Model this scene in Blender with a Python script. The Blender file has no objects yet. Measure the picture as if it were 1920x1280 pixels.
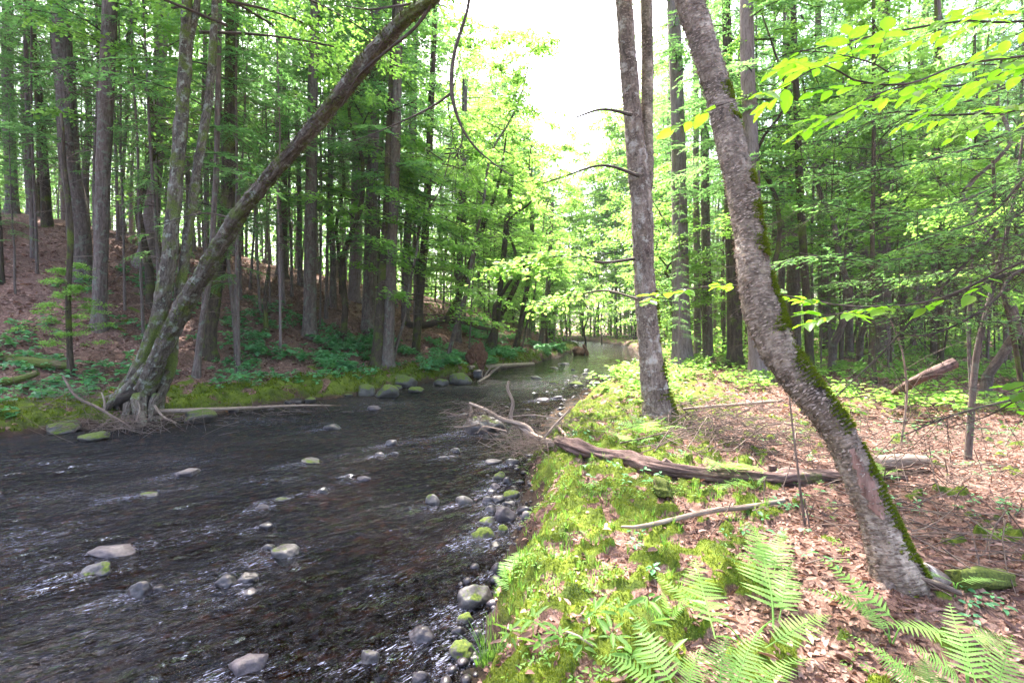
import bpy, math, random
import numpy as np
from mathutils import Vector, Matrix, Quaternion

rng = np.random.default_rng(11)
random.seed(5)
R = math.radians
sc = bpy.context.scene
C = sc.collection

# ---------------------------------------------------------------- camera
EYE = np.array([0.0, 0.0, 2.05])
FPX = 960.0                      # 18 mm on 36 mm, photograph 1920 px wide
PITCH = -math.atan(30 / 960)     # horizon a little above the middle
cam_d = bpy.data.cameras.new('camera')
cam_d.lens = 18.0
cam_d.sensor_width = 36.0
cam_d.clip_start = 0.05
cam_d.clip_end = 2000
cam = bpy.data.objects.new('camera', cam_d)
C.objects.link(cam)
cam.location = EYE
cam.rotation_euler = (R(90) + PITCH, 0, 0)
sc.camera = cam

# ---------------------------------------------------------------- light
SUN_EL, SUN_AZ = 60.0, -17.0     # azimuth from +Y towards +X
world = bpy.data.worlds.new('World')
sc.world = world
world.use_nodes = True
wn = world.node_tree.nodes
wl = world.node_tree.links
wn.clear()
sky = wn.new('ShaderNodeTexSky')
sky.sky_type = 'NISHITA'
sky.sun_disc = False
sky.sun_elevation = R(SUN_EL)
sky.sun_rotation = R(SUN_AZ)
sky.air_density = 1.0
sky.dust_density = 6.0
sky.ozone_density = 0.4
bg = wn.new('ShaderNodeBackground')
bg.inputs['Strength'].default_value = 0.15
wo = wn.new('ShaderNodeOutputWorld')
wl.new(sky.outputs[0], bg.inputs[0])
wl.new(bg.outputs[0], wo.inputs[0])
SUNV = np.array([math.sin(R(SUN_AZ)) * math.cos(R(SUN_EL)), math.cos(R(SUN_AZ)) * math.cos(R(SUN_EL)), math.sin(R(SUN_EL))])
sd = bpy.data.lights.new('sun', 'SUN')
sd.energy = 3.5
sd.angle = R(0.55)
sd.color = (1.0, 0.96, 0.88)
so = bpy.data.objects.new('sun', sd)
C.objects.link(so)
so.rotation_euler = Vector(-SUNV).to_track_quat('-Z', 'Y').to_euler()
so.location = (0, 0, 40)

sc.view_settings.view_transform = 'Standard'
sc.view_settings.look = 'None'
sc.view_settings.gamma = 1.0
sc.view_settings.use_curve_mapping = False
sc.view_settings.exposure = 3.1
sc.render.engine = 'CYCLES'
cy = sc.cycles
cy.max_bounces = 8
cy.diffuse_bounces = 6
cy.glossy_bounces = 2
cy.transmission_bounces = 6
cy.transparent_max_bounces = 6
cy.volume_bounces = 0
cy.caustics_reflective = False
cy.caustics_refractive = False
cy.use_denoising = True
cy.sample_clamp_indirect = 6.0


# ---------------------------------------------------------------- noise (numpy)
_perm = np.random.default_rng(3).permutation(256)
_perm = np.concatenate([_perm, _perm, _perm])
_grad = np.random.default_rng(4).normal(size=(256, 3))
_grad /= np.linalg.norm(_grad, axis=1)[:, None]


def pn(p):
    p = np.asarray(p, float)
    i = np.floor(p).astype(np.int64)
    f = p - i
    i &= 255
    u = f * f * f * (f * (f * 6 - 15) + 10)
    out = np.zeros(len(p))
    for dx in (0, 1):
        wx = u[:, 0] if dx else 1 - u[:, 0]
        for dy in (0, 1):
            wy = u[:, 1] if dy else 1 - u[:, 1]
            for dz in (0, 1):
                wz = u[:, 2] if dz else 1 - u[:, 2]
                h = _perm[_perm[_perm[(i[:, 0] + dx) & 255] + ((i[:, 1] + dy) & 255)] + ((i[:, 2] + dz) & 255)]
                g = _grad[h]
                out += wx * wy * wz * (g[:, 0] * (f[:, 0] - dx) + g[:, 1] * (f[:, 1] - dy) + g[:, 2] * (f[:, 2] - dz))
    return out * 1.6


def fbm(p, o=4, lac=2.07, gain=0.5):
    p = np.asarray(p, float)
    s = np.zeros(len(p))
    a = 1.0
    for k in range(o):
        s += a * pn(p + 17.3 * k)
        p = p * lac
        a *= gain
    return s


def xy3(x, y, s, z=0.0):
    return np.stack([x * s, y * s, np.full_like(x, z)], 1)


def sstep(a, b, x):
    t = np.clip((x - a) / (b - a), 0, 1)
    return t * t * (3 - 2 * t)


# ---------------------------------------------------------------- terrain
LE = np.array([(-60, -32), (-32.4, -9.5), (-9.37, 9.37), (-7.5, 10.9), (-5.65, 13.6), (-4.2, 15.4), (-3.3, 17.6), (-1.4, 21.9),
               (1.1, 27.3), (3.3, 34), (5.3, 42), (6.5, 50), (5, 62), (-8, 88), (-40, 130)], float)
RE = np.array([(-30, -45), (-8, -15), (-1.6, -5), (-0.55, 0), (-0.28, 2.94), (-0.2, 3.64), (-0.08, 4.4), (0.18, 5.8), (0.14, 7.2),
               (0.45, 8.2), (1.2, 11.2), (2.3, 14.6), (4.7, 20.7), (6.2, 25), (8.8, 35.8), (10.2, 43), (11.5, 52), (10, 66), (-3, 92), (-35, 138)], float)


def sdist(x, y, L):
    best = np.full(x.shape, 1e18)
    sg = np.zeros(x.shape)
    for k in range(len(L) - 1):
        a, b = L[k], L[k + 1]
        d = b - a
        t = np.clip(((x - a[0]) * d[0] + (y - a[1]) * d[1]) / (d @ d), 0, 1)
        ex, ey = x - (a[0] + t * d[0]), y - (a[1] + t * d[1])
        q = ex * ex + ey * ey
        c = d[0] * (y - a[1]) - d[1] * (x - a[0])      # >0 : left of the line
        m = q < best - 1e-9
        best = np.where(m, q, best)
        sg = np.where(m, np.sign(c), sg)
    return np.sqrt(best) * sg


def edges(x, y):
    w = 0.16 * pn(xy3(x, y, 0.9, 3.1)) + 0.07 * pn(xy3(x, y, 2.7, 9.1))
    dl = sdist(x, y, LE) + w + 0.22 * pn(xy3(x, y, 0.55, 21.0)) + 0.10 * pn(xy3(x, y, 1.9, 31.0))
    dr = -sdist(x, y, RE) + w * 0.7 + 0.09 * pn(xy3(x, y, 2.1, 51.0)) + 0.05 * pn(xy3(x, y, 6.0, 61.0))
    return dl, dr


def moss_mask(x, y, dl, dr):
    n = fbm(xy3(x, y, 3.1, 5.0), 3) + 0.35 * pn(xy3(x, y, 9.0, 2.0))
    tr = 0.62 - 1.05 * sstep(0.7 + 0.16 * np.clip(y - 3, 0, 9), 2.6 + 0.25 * np.clip(y - 3, 0, 9), dr)
    tr -= 0.25 * sstep(9, 16, y)
    mr = sstep(-0.10, 0.10, 1.35 * n + tr - 0.44) * sstep(0.03, 0.2, dr)
    tl = 0.75 - 1.5 * sstep(0.5, 3.2, dl)
    ml = sstep(-0.12, 0.12, 1.3 * n + tl - 0.38) * sstep(0.03, 0.15, dl)
    m = np.where(dr > 0, mr, np.where(dl > 0, ml, 0))
    return m


def height(x, y, fine=True):
    x = np.asarray(x, float).ravel()
    y = np.asarray(y, float).ravel()
    dl, dr = edges(x, y)
    n1 = fbm(xy3(x, y, 0.35, 1.0), 3)
    n2 = fbm(xy3(x, y, 1.6, 7.0), 3)
    ys = np.clip(y, 5, 80)
    crest = np.interp(ys, [5, 16, 24, 34, 50, 80], [13.5, 11.5, 8.2, 5.4, 4.2, 3.4])
    d = np.clip(dl, 0, None)
    bank = 0.34 * sstep(-0.02, 0.42, d) + 0.18 * sstep(0.4, 2.4, d)
    slope = 0.66 * np.clip(d - 1.8, 0, None)
    slope = crest * (1 - np.exp(-(slope / crest) ** 1.35)) if True else slope
    hl = bank + slope + (0.22 * n1 + 0.06 * n2) * sstep(0.6, 4, d) + 0.05 * n2 * sstep(0, 0.5, d)
    d = np.clip(dr, 0, None)
    hr = 0.40 * sstep(-0.02, 0.50, d) ** .9 + 0.06 * sstep(0.3, 1.2, d) + 0.012 * np.clip(d - 2, 0, 200) * sstep(2, 15, d)
    hr += 0.10 * n1 * sstep(1.5, 4, d) + 0.03 * n2 * sstep(0.1, 0.6, d)
    # a mossy swell beside the stream below the twin birch
    hr += 0.30 * np.exp(-(((x - 2.6) / 0.8) ** 2 + ((y - 11.6) / 2.2) ** 2)) * sstep(0.1, 0.7, d)
    # a low rise where the bark flows out of the leaning birch
    hr += 0.10 * np.exp(-(((x - 2.25) / 0.5) ** 2 + ((y - 3.0) / 0.4) ** 2))
    c = np.minimum(np.clip(-dl, 0, None), np.clip(-dr, 0, None))
    bed = -0.30 * sstep(0, 1.5, c) - 0.012 + 0.05 * n2 * sstep(0, 0.5, c)
    bed = bed + 0.10 * sstep(1.6, 0.2, -dr) * sstep(9, 12, y) * sstep(22, 18, y)
    h = np.where(dl > 0, hl, np.where(dr > 0, hr, bed))
    if fine:
        m = moss_mask(x, y, dl, dr)
        n3 = fbm(xy3(x, y, 5.5, 4.0), 3)
        h += m * (0.035 + 0.08 * np.clip(n3 + 0.2, 0, 1)) * np.where(dr > 0, 1, 1.4)
        h += np.where(dl > 0, 1, 0) * sstep(3.2, .3, dl) * sstep(0, .3, dl) * 0.22 * np.clip(fbm(xy3(x, y, 1.5, 40.0), 3), -.5, 1)
        h += np.where((dl > 0) | (dr > 0), 0.012, 0.02) * fbm(xy3(x, y, 11.0, 8.0), 2)
    return h


def H(x, y):
    return float(height(np.array([x]), np.array([y]))[0])


def rayd(px, py):
    v = np.array([(px - 960) / FPX, 1.0, -(py - 640) / FPX])
    c, s = math.cos(PITCH), math.sin(PITCH)
    return np.array([v[0], v[1] * c - v[2] * s, v[1] * s + v[2] * c])


def at(px, py, Y):
    d = rayd(px, py)
    return EYE + d * (Y / d[1])


def prad(px, w, Y):
    t = (px - 960) / FPX
    return w / 2 * Y / FPX / math.sqrt(1 + t * t)


def onz(px, py, z=0.0):
    d = rayd(px, py)
    return EYE + d * ((z - EYE[2]) / d[2])


def onground(px, py, tmax=90.0, t0=1.2):
    d = rayd(px, py)
    t = np.concatenate([np.arange(t0, 12, 0.02), np.arange(12, tmax, 0.1)])
    P = EYE[None] + d[None] * t[:, None]
    hh = height(P[:, 0], P[:, 1])
    hh = np.maximum(hh, 0.0)
    k = np.nonzero(P[:, 2] < hh)[0]
    if len(k) == 0:
        return onground(px, py + 6, tmax, t0)
    return P[k[0]]


# ---------------------------------------------------------------- mesh helpers
class G:
    def __init__(s):
        s.V, s.A, s.B, s.F, s.M = [], [], [], [], []
        s.n = 0

    def add(s, V, F, v=0.5, bc=None, m=0):
        V = np.asarray(V, float).reshape(-1, 3)
        F = np.asarray(F, np.int64)
        if len(V) == 0:
            return
        s.V.append(V)
        s.A.append(np.broadcast_to(np.asarray(v, float), (len(V),)) if np.ndim(v) < 2 else v)
        s.B.append(V if bc is None else np.asarray(bc, float))
        s.F.append(F + s.n)
        s.M.append(np.full(len(F), m))
        s.n += len(V)

    def mesh(s, name, mats, smooth=True):
        me = bpy.data.meshes.new(name)
        V = np.concatenate(s.V)
        n3 = [f for f in s.F]
        idx = np.concatenate([f.ravel() for f in n3])
        tot = np.concatenate([np.full(len(f), f.shape[1]) for f in n3])
        start = np.concatenate([[0], np.cumsum(tot)[:-1]])
        me.vertices.add(len(V))
        me.vertices.foreach_set('co', V.astype(np.float32).ravel())
        me.loops.add(len(idx))
        me.loops.foreach_set('vertex_index', idx.astype(np.int32))
        me.polygons.add(len(tot))
        me.polygons.foreach_set('loop_start', start.astype(np.int32))
        me.polygons.foreach_set('loop_total', tot.astype(np.int32))
        me.polygons.foreach_set('material_index', np.concatenate(s.M).astype(np.int32))
        me.polygons.foreach_set('use_smooth', np.full(len(tot), smooth))
        a = me.attributes.new('v', 'FLOAT', 'POINT')
        a.data.foreach_set('value', np.concatenate(s.A).astype(np.float32))
        b = me.attributes.new('bc', 'FLOAT_VECTOR', 'POINT')
        b.data.foreach_set('vector', np.concatenate(s.B).astype(np.float32).ravel())
        for m in (mats if isinstance(mats, (list, tuple)) else [mats]):
            me.materials.append(m)
        me.update(calc_edges=True)
        me.validate()
        return me

    def obj(s, name, mats, parent=None, smooth=True):
        return link(name, s.mesh(name, mats, smooth), parent)


def link(name, me, parent=None, loc=None):
    o = bpy.data.objects.new(name, me)
    C.objects.link(o)
    if parent is not None:
        o.parent = parent
        # meshes given in world space under an empty that has moved
        if loc is None:
            o.location = -Vector(parent.location) if me is not None and parent.get('_ws') else (0, 0, 0)
    if loc is not None:
        o.location = loc
    return o


def tag(o, label=None, cat=None, group=None, kind=None):
    if label: o['label'] = label
    if cat: o['category'] = cat
    if group: o['group'] = group
    if kind: o['kind'] = kind
    return o


def thing(name, loc, label, cat, group=None, ws=True):
    o = bpy.data.objects.new(name, None)
    C.objects.link(o)
    o.location = Vector([float(q) for q in loc])
    o.empty_display_size = 0.1
    if ws: o['_ws'] = 1      # children are built in world space and shifted back
    return tag(o, label, cat, group)


def resample(P, R_, step):
    """smooth (Catmull-Rom) resampling of a polyline with radii"""
    P = np.asarray(P, float)
    R_ = np.asarray(R_, float)
    if len(P) == 2:
        P = np.array([P[0], (P[0] + P[1]) / 2, P[1]])
        R_ = np.array([R_[0], R_.mean(), R_[1]])
    Q = np.vstack([2 * P[0] - P[1], P, 2 * P[-1] - P[-2]])
    out, rad = [], []
    for k in range(len(P) - 1):
        a, b, c, d = Q[k], Q[k + 1], Q[k + 2], Q[k + 3]
        n = max(2, int(np.linalg.norm(c - b) / step))
        for t in np.arange(n) / n:
            out.append(0.5 * ((2 * b) + (-a + c) * t + (2 * a - 5 * b + 4 * c - d) * t * t + (-a + 3 * b - 3 * c + d) * t ** 3))
            rad.append(R_[k] * (1 - t) + R_[k + 1] * t)
    out.append(P[-1])
    rad.append(R_[-1])
    return np.array(out), np.array(rad)


def frames(P):
    T = np.gradient(P, axis=0)
    T /= np.linalg.norm(T, axis=1)[:, None] + 1e-12
    up = np.array([0.0, 0, 1]) if abs(T[0][2]) < 0.8 else np.array([0.0, 1, 0])
    N = np.zeros_like(P)
    n = np.cross(T[0], up)
    n /= np.linalg.norm(n)
    for i in range(len(P)):
        n = n - T[i] * (n @ T[i])
        n /= np.linalg.norm(n) + 1e-12
        N[i] = n
    return T, N, np.cross(T, N)


def tube(g, P, rad, k=8, v=0.5, m=0, disp=None, cap=True, seed=0.0):
    T, N, B = frames(P)
    n = len(P)
    a = np.arange(k) / k * 2 * np.pi
    L = np.concatenate([[0], np.cumsum(np.linalg.norm(np.diff(P, axis=0), axis=1))])
    ca, sa = np.cos(a), np.sin(a)
    rr = np.repeat(rad[:, None], k, 1)
    bc = np.stack([ca[None] * rr + seed * 3.1, sa[None] * rr + seed * 1.7, np.repeat(L[:, None], k, 1) + seed * 7.7], 2)
    if disp is not None:
        rr = rr + disp(np.repeat(a[None], n, 0), np.repeat(L[:, None], k, 1), bc.reshape(-1, 3)).reshape(n, k) * rr
    V = P[:, None] + N[:, None] * (ca[None] * rr)[..., None] + B[:, None] * (sa[None] * rr)[..., None]
    i = np.arange(n - 1)[:, None] * k
    j = np.arange(k)[None]
    j2 = (j + 1) % k
    F = np.stack([i + j, i + j2, i + k + j2, i + k + j], 2).reshape(-1, 4)
    g.add(V.reshape(-1, 3), F, v, bc.reshape(-1, 3), m)
    if cap:
        for e, s_ in ((0, 1), (n - 1, -1)):
            ring = V[e]
            c = ring.mean(0) + T[e] * (-0.15 if e == 0 else 0.15) * rad[e]
            VV = np.vstack([ring, c])
            FF = np.array([((q + 1) % k, q, k)[::s_] for q in range(k)])
            bb = np.vstack([bc[e], bc[e].mean(0)])
            g.add(VV, FF, v, bb, m)
    return V


def norm(v):
    return v / (np.linalg.norm(v, axis=-1, keepdims=True) + 1e-12)


def leaves(g, c, d, nrm, L, Wd, v, m=0, fold=0.18, tri=False, six=False):
    """a batch of leaves: centre of base, direction, normal, length, width"""
    d = norm(d)
    s = norm(np.cross(d, nrm))
    up = np.cross(s, d)
    L = np.broadcast_to(L, (len(c),))[:, None]
    Wd = np.broadcast_to(Wd, (len(c),))[:, None]
    N = len(c)
    if tri:
        V = np.stack([c - s * Wd * .5, c + s * Wd * .5, c + d * L], 1)
        F = np.arange(N)[:, None] * 3 + np.array([0, 1, 2])
        g.add(V.reshape(-1, 3), F, np.repeat(v, 3), m=m)
        return
    if six:
        V = np.stack([c, c + d * L * .28 + s * Wd * .46 + up * Wd * fold, c + d * L * .66 + s * Wd * .42 + up * Wd * fold * .8, c + d * L - up * L * .08,
                      c + d * L * .66 - s * Wd * .42 + up * Wd * fold * .8, c + d * L * .28 - s * Wd * .46 + up * Wd * fold], 1)
        k = np.arange(N)[:, None] * 6
        F = np.concatenate([k + np.array([0, 1, 2, 3]), k + np.array([0, 3, 4, 5])])
        g.add(V.reshape(-1, 3), F, np.repeat(v, 6), m=m)
        return
    V = np.stack([c, c + d * L * .45 + s * Wd * .5 + up * Wd * fold, c + d * L, c + d * L * .45 - s * Wd * .5 + up * Wd * fold], 1)
    k = np.arange(N)[:, None] * 4
    F = np.concatenate([k + np.array([0, 1, 2]), k + np.array([0, 2, 3])])
    g.add(V.reshape(-1, 3), F, np.repeat(v, 4), m=m)


# ---------------------------------------------------------------- materials
def mat(name):
    m = bpy.data.materials.new(name)
    m.use_nodes = True
    nt = m.node_tree
    nt.nodes.clear()
    return m, nt


def nd(nt, t, **kw):
    n = nt.nodes.new(t)
    for k, v in kw.items():
        if k.startswith('_'):
            setattr(n, k[1:], v)
        else:
            n.inputs[k.replace('__', ' ')].default_value = v
    return n


def lk(nt, a, b):
    nt.links.new(a, b)


def attr(nt, name, out='Fac'):
    n = nt.nodes.new('ShaderNodeAttribute')
    n.attribute_name = name
    return n.outputs[out]


def ramp(nt, fac, stops, interp='LINEAR'):
    r = nt.nodes.new('ShaderNodeValToRGB')
    r.color_ramp.interpolation = interp
    e = r.color_ramp.elements
    while len(e) < len(stops): e.new(0.5)
    for q, (p, c) in zip(e, stops):
        q.position = p
        q.color = (*c, 1) if len(c) == 3 else c
    lk(nt, fac, r.inputs[0])
    return r.outputs[0]


def g1(x):
    return (x, x, x)


def noise(nt, vec, scale, detail=4, rough=0.55, dist=0.0, out='Fac'):
    n = nd(nt, 'ShaderNodeTexNoise', Scale=scale, Detail=detail, Roughness=rough, Distortion=dist)
    if vec is not None: lk(nt, vec, n.inputs['Vector'])
    return n.outputs[out]


def vmul(nt, vec, s):
    n = nd(nt, 'ShaderNodeVectorMath', _operation='MULTIPLY')
    lk(nt, vec, n.inputs[0])
    n.inputs[1].default_value = s
    return n.outputs[0]


def mixc(nt, f, a, b, mode='MIX'):
    n = nt.nodes.new('ShaderNodeMix')
    n.data_type = 'RGBA'
    n.blend_type = mode
    for i, x in ((0, f), (6, a), (7, b)):
        if hasattr(x, 'is_output'):
            lk(nt, x, n.inputs[i])
        else:
            n.inputs[i].default_value = x if i == 0 else ((*x, 1) if len(x) == 3 else x)
    return n.outputs[2]


def mth(nt, op, a, b=None, clamp=False):
    n = nt.nodes.new('ShaderNodeMath')
    n.operation = op
    n.use_clamp = clamp
    for i, x in ((0, a), (1, b)):
        if x is None: continue
        if hasattr(x, 'is_output'): lk(nt, x, n.inputs[i])
        else: n.inputs[i].default_value = x
    return n.outputs[0]


def bump(nt, h, strength, dist, base=None):
    b = nd(nt, 'ShaderNodeBump', Strength=strength, Distance=dist)
    lk(nt, h, b.inputs['Height'])
    if base is not None: lk(nt, base, b.inputs['Normal'])
    return b.outputs[0]


def finish(nt, col, rough=0.8, nrm=None, spec=0.3, sheen=0):
    p = nt.nodes.new('ShaderNodeBsdfPrincipled')
    p.inputs['Specular IOR Level'].default_value = spec
    for nme, x in (('Base Color', col), ('Roughness', rough)):
        if hasattr(x, 'is_output'): lk(nt, x, p.inputs[nme])
        else: p.inputs[nme].default_value = (*x, 1) if nme == 'Base Color' else x
    if nrm is not None: lk(nt, nrm, p.inputs['Normal'])
    o = nt.nodes.new('ShaderNodeOutputMaterial')
    lk(nt, p.outputs[0], o.inputs[0])
    return p


def leaf_mat(name, c0, c1, t0, t1, trans=0.5, rough=0.5, spec=0.25):
    m, nt = mat(name)
    v = attr(nt, 'v')
    oi = nt.nodes.new('ShaderNodeObjectInfo')
    f = mth(nt, 'ADD', mth(nt, 'MULTIPLY', v, 0.8), mth(nt, 'MULTIPLY', oi.outputs['Random'], 0.2))
    col = ramp(nt, f, [(0, c0), (1, c1)])
    tc = ramp(nt, f, [(0, t0), (1, t1)])
    p = finish(nt, col, rough, spec=spec)
    t = nt.nodes.new('ShaderNodeBsdfTranslucent')
    lk(nt, tc, t.inputs[0])
    mx = nd(nt, 'ShaderNodeMixShader', Fac=trans)
    lk(nt, p.outputs[0], mx.inputs[1])
    lk(nt, t.outputs[0], mx.inputs[2])
    lk(nt, mx.outputs[0], nt.nodes['Material Output'].inputs[0])
    return m


def bark_mat(name, c0, c1, c2, vs=(14, 14, 2.2), patch=None, bstr=0.7, bd=0.02, mossy=0.0, rough=0.88, hband=False):
    """c0 furrow, c1 plates, c2 highlights; patch = lichen colour"""
    m, nt = mat(name)
    bc = attr(nt, 'bc', 'Vector')
    sv = vmul(nt, bc, vs)
    n1 = noise(nt, sv, 1.0, 6, 0.62, 0.4)
    n2 = noise(nt, vmul(nt, bc, (vs[0] * 3, vs[1] * 3, vs[2] * 4)), 1.0, 4, 0.6)
    col = ramp(nt, n1, [(0.30, c0), (0.50, c1), (0.72, c2)])
    col = mixc(nt, 0.35, col, ramp(nt, n2, [(0.35, c0), (0.65, c2)]))
    h = mth(nt, 'ADD', n1, mth(nt, 'MULTIPLY', n2, 0.45))
    if hband:
        hb = noise(nt, vmul(nt, bc, (9, 9, 70)), 1.0, 3, 0.6)
        hbm = ramp(nt, hb, [(0.52, g1(0)), (0.62, g1(1))])
        col = mixc(nt, mth(nt, 'MULTIPLY', hbm, 0.45), col, c0)
        h = mth(nt, 'SUBTRACT', h, mth(nt, 'MULTIPLY', hb, 0.5))
    if hband or 'flake' in name:
        lo = noise(nt, vmul(nt, bc, (1.5, 1.5, 1.5)), 1.0, 5, 0.7)
        col = mixc(nt, 1.0, col, ramp(nt, lo, [(0.38, (0.42, 0.38, 0.36)), (0.55, (0.9, 0.87, 0.85)), (0.68, (1.25, 1.2, 1.18))]), 'MULTIPLY')
    if patch:
        pm = ramp(nt, noise(nt, bc, 7.0, 4, 0.65), [(0.54, g1(0)), (0.62, g1(1))])
        col = mixc(nt, mth(nt, 'MULTIPLY', pm, 0.7), col, patch)
    if mossy > 0:
        mm = ramp(nt, noise(nt, bc, 2.2, 5, 0.7), [(0.62 - 0.25 * mossy, g1(0)), (0.72 - 0.25 * mossy, g1(1))])
        mc = ramp(nt, noise(nt, bc, 60, 2), [(0.3, (0.03, 0.05, 0.008)), (0.7, (0.12, 0.15, 0.02))])
        col = mixc(nt, mth(nt, 'MULTIPLY', mm, 0.85), col, mc)
    finish(nt, col, rough, bump(nt, h, bstr, bd), spec=0.2)
    return m


# bark of the different trees
M_HEM = bark_mat('hemlock_bark', (0.03, 0.02, 0.017), (0.105, 0.074, 0.066), (0.21, 0.16, 0.148), patch=(0.15, 0.165, 0.13))
M_HEMP = bark_mat('pale_pine_bark', (0.08, 0.055, 0.053), (0.19, 0.142, 0.14), (0.28, 0.22, 0.22), vs=(16, 16, 3), bstr=0.45)
M_DARK = bark_mat('dark_bark', (0.013, 0.009, 0.007), (0.048, 0.033, 0.024), (0.11, 0.082, 0.06), mossy=0.45)
M_LEAN = bark_mat('lichened_bark', (0.012, 0.008, 0.006), (0.06, 0.04, 0.029), (0.20, 0.17, 0.145), vs=(13, 13, 3.5), patch=(0.24, 0.255, 0.21), mossy=0.45, bstr=1.0, bd=0.03)
M_BIRCH = bark_mat('yellow_birch_bark', (0.04, 0.027, 0.02), (0.21, 0.155, 0.12), (0.55, 0.46, 0.38), vs=(9, 9, 7), bstr=0.9, bd=0.02, hband=True, rough=0.7)
M_BIRCH2 = bark_mat('birch_flake_bark', (0.055, 0.038, 0.031), (0.19, 0.138, 0.118), (0.48, 0.39, 0.35), vs=(16, 16, 5), bstr=1.0, bd=0.025, patch=(0.42, 0.38, 0.35), rough=0.8)
M_FLAKE = leaf_mat('bark_flake', (0.07, 0.045, 0.035), (0.42, 0.32, 0.27), (0.3, 0.18, 0.1), (0.6, 0.45, 0.3), trans=0.12, rough=0.6)
M_LOG = bark_mat('rotten_log', (0.015, 0.009, 0.008), (0.075, 0.042, 0.036), (0.25, 0.165, 0.15), vs=(12, 12, 2.6), bstr=1.0, bd=0.03, mossy=0.15)
M_WOOD = bark_mat('dead_wood', (0.08, 0.05, 0.038), (0.22, 0.155, 0.12), (0.42, 0.33, 0.28), vs=(30, 30, 3), bstr=0.4, bd=0.008)
M_TWIG = bark_mat('dead_twig', (0.05, 0.032, 0.026), (0.13, 0.09, 0.075), (0.26, 0.195, 0.165), vs=(40, 40, 6), bstr=0.2, bd=0.005)
M_DTWIG = bark_mat('live_twig', (0.02, 0.014, 0.012), (0.06, 0.042, 0.035), (0.13, 0.10, 0.085), vs=(30, 30, 5), bstr=0.3, bd=0.006)
M_MLOG = bark_mat('mossy_log', (0.04, 0.028, 0.018), (0.12, 0.085, 0.05), (0.2, 0.15, 0.09), mossy=1.0, bstr=1.0, bd=0.03)
M_ROOT = bark_mat('root_soil', (0.03, 0.015, 0.01), (0.12, 0.055, 0.035), (0.22, 0.11, 0.07), vs=(12, 12, 12), bstr=1.0, bd=0.05)

# foliage
M_NEED = leaf_mat('hemlock_needles', (0.02, 0.065, 0.02), (0.07, 0.15, 0.04), (0.12, 0.33, 0.07), (0.34, 0.60, 0.17), trans=0.52, rough=0.5)
M_LEAFL = leaf_mat('maple_leaves', (0.05, 0.13, 0.015), (0.11, 0.22, 0.025), (0.20, 0.45, 0.06), (0.44, 0.70, 0.14), trans=0.55, rough=0.42)
M_BEECH = leaf_mat('beech_leaf', (0.05, 0.14, 0.01), (0.10, 0.23, 0.02), (0.22, 0.55, 0.02), (0.42, 0.80, 0.04), trans=0.62, rough=0.35, spec=0.35)
M_HERB = leaf_mat('herb_leaves', (0.045, 0.15, 0.07), (0.11, 0.28, 0.12), (0.08, 0.30, 0.07), (0.2, 0.5, 0.12), trans=0.35, rough=0.45)
M_FERN = leaf_mat('fern_frond', (0.10, 0.21, 0.045), (0.19, 0.33, 0.08), (0.28, 0.56, 0.09), (0.44, 0.72, 0.18), trans=0.45, rough=0.5)
M_GRASS = leaf_mat('grass_blades', (0.045, 0.12, 0.018), (0.12, 0.24, 0.05), (0.2, 0.45, 0.05), (0.4, 0.65, 0.1), trans=0.4)
M_MOSST = leaf_mat('moss_tufts', (0.035, 0.06, 0.005), (0.14, 0.175, 0.014), (0.11, 0.16, 0.01), (0.28, 0.33, 0.025), trans=0.35, rough=0.8, spec=0.1)
M_LITTER = leaf_mat('dead_leaves', (0.05, 0.02, 0.014), (0.42, 0.25, 0.20), (0.3, 0.12, 0.07), (0.55, 0.33, 0.22), trans=0.12, rough=0.6)


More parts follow.
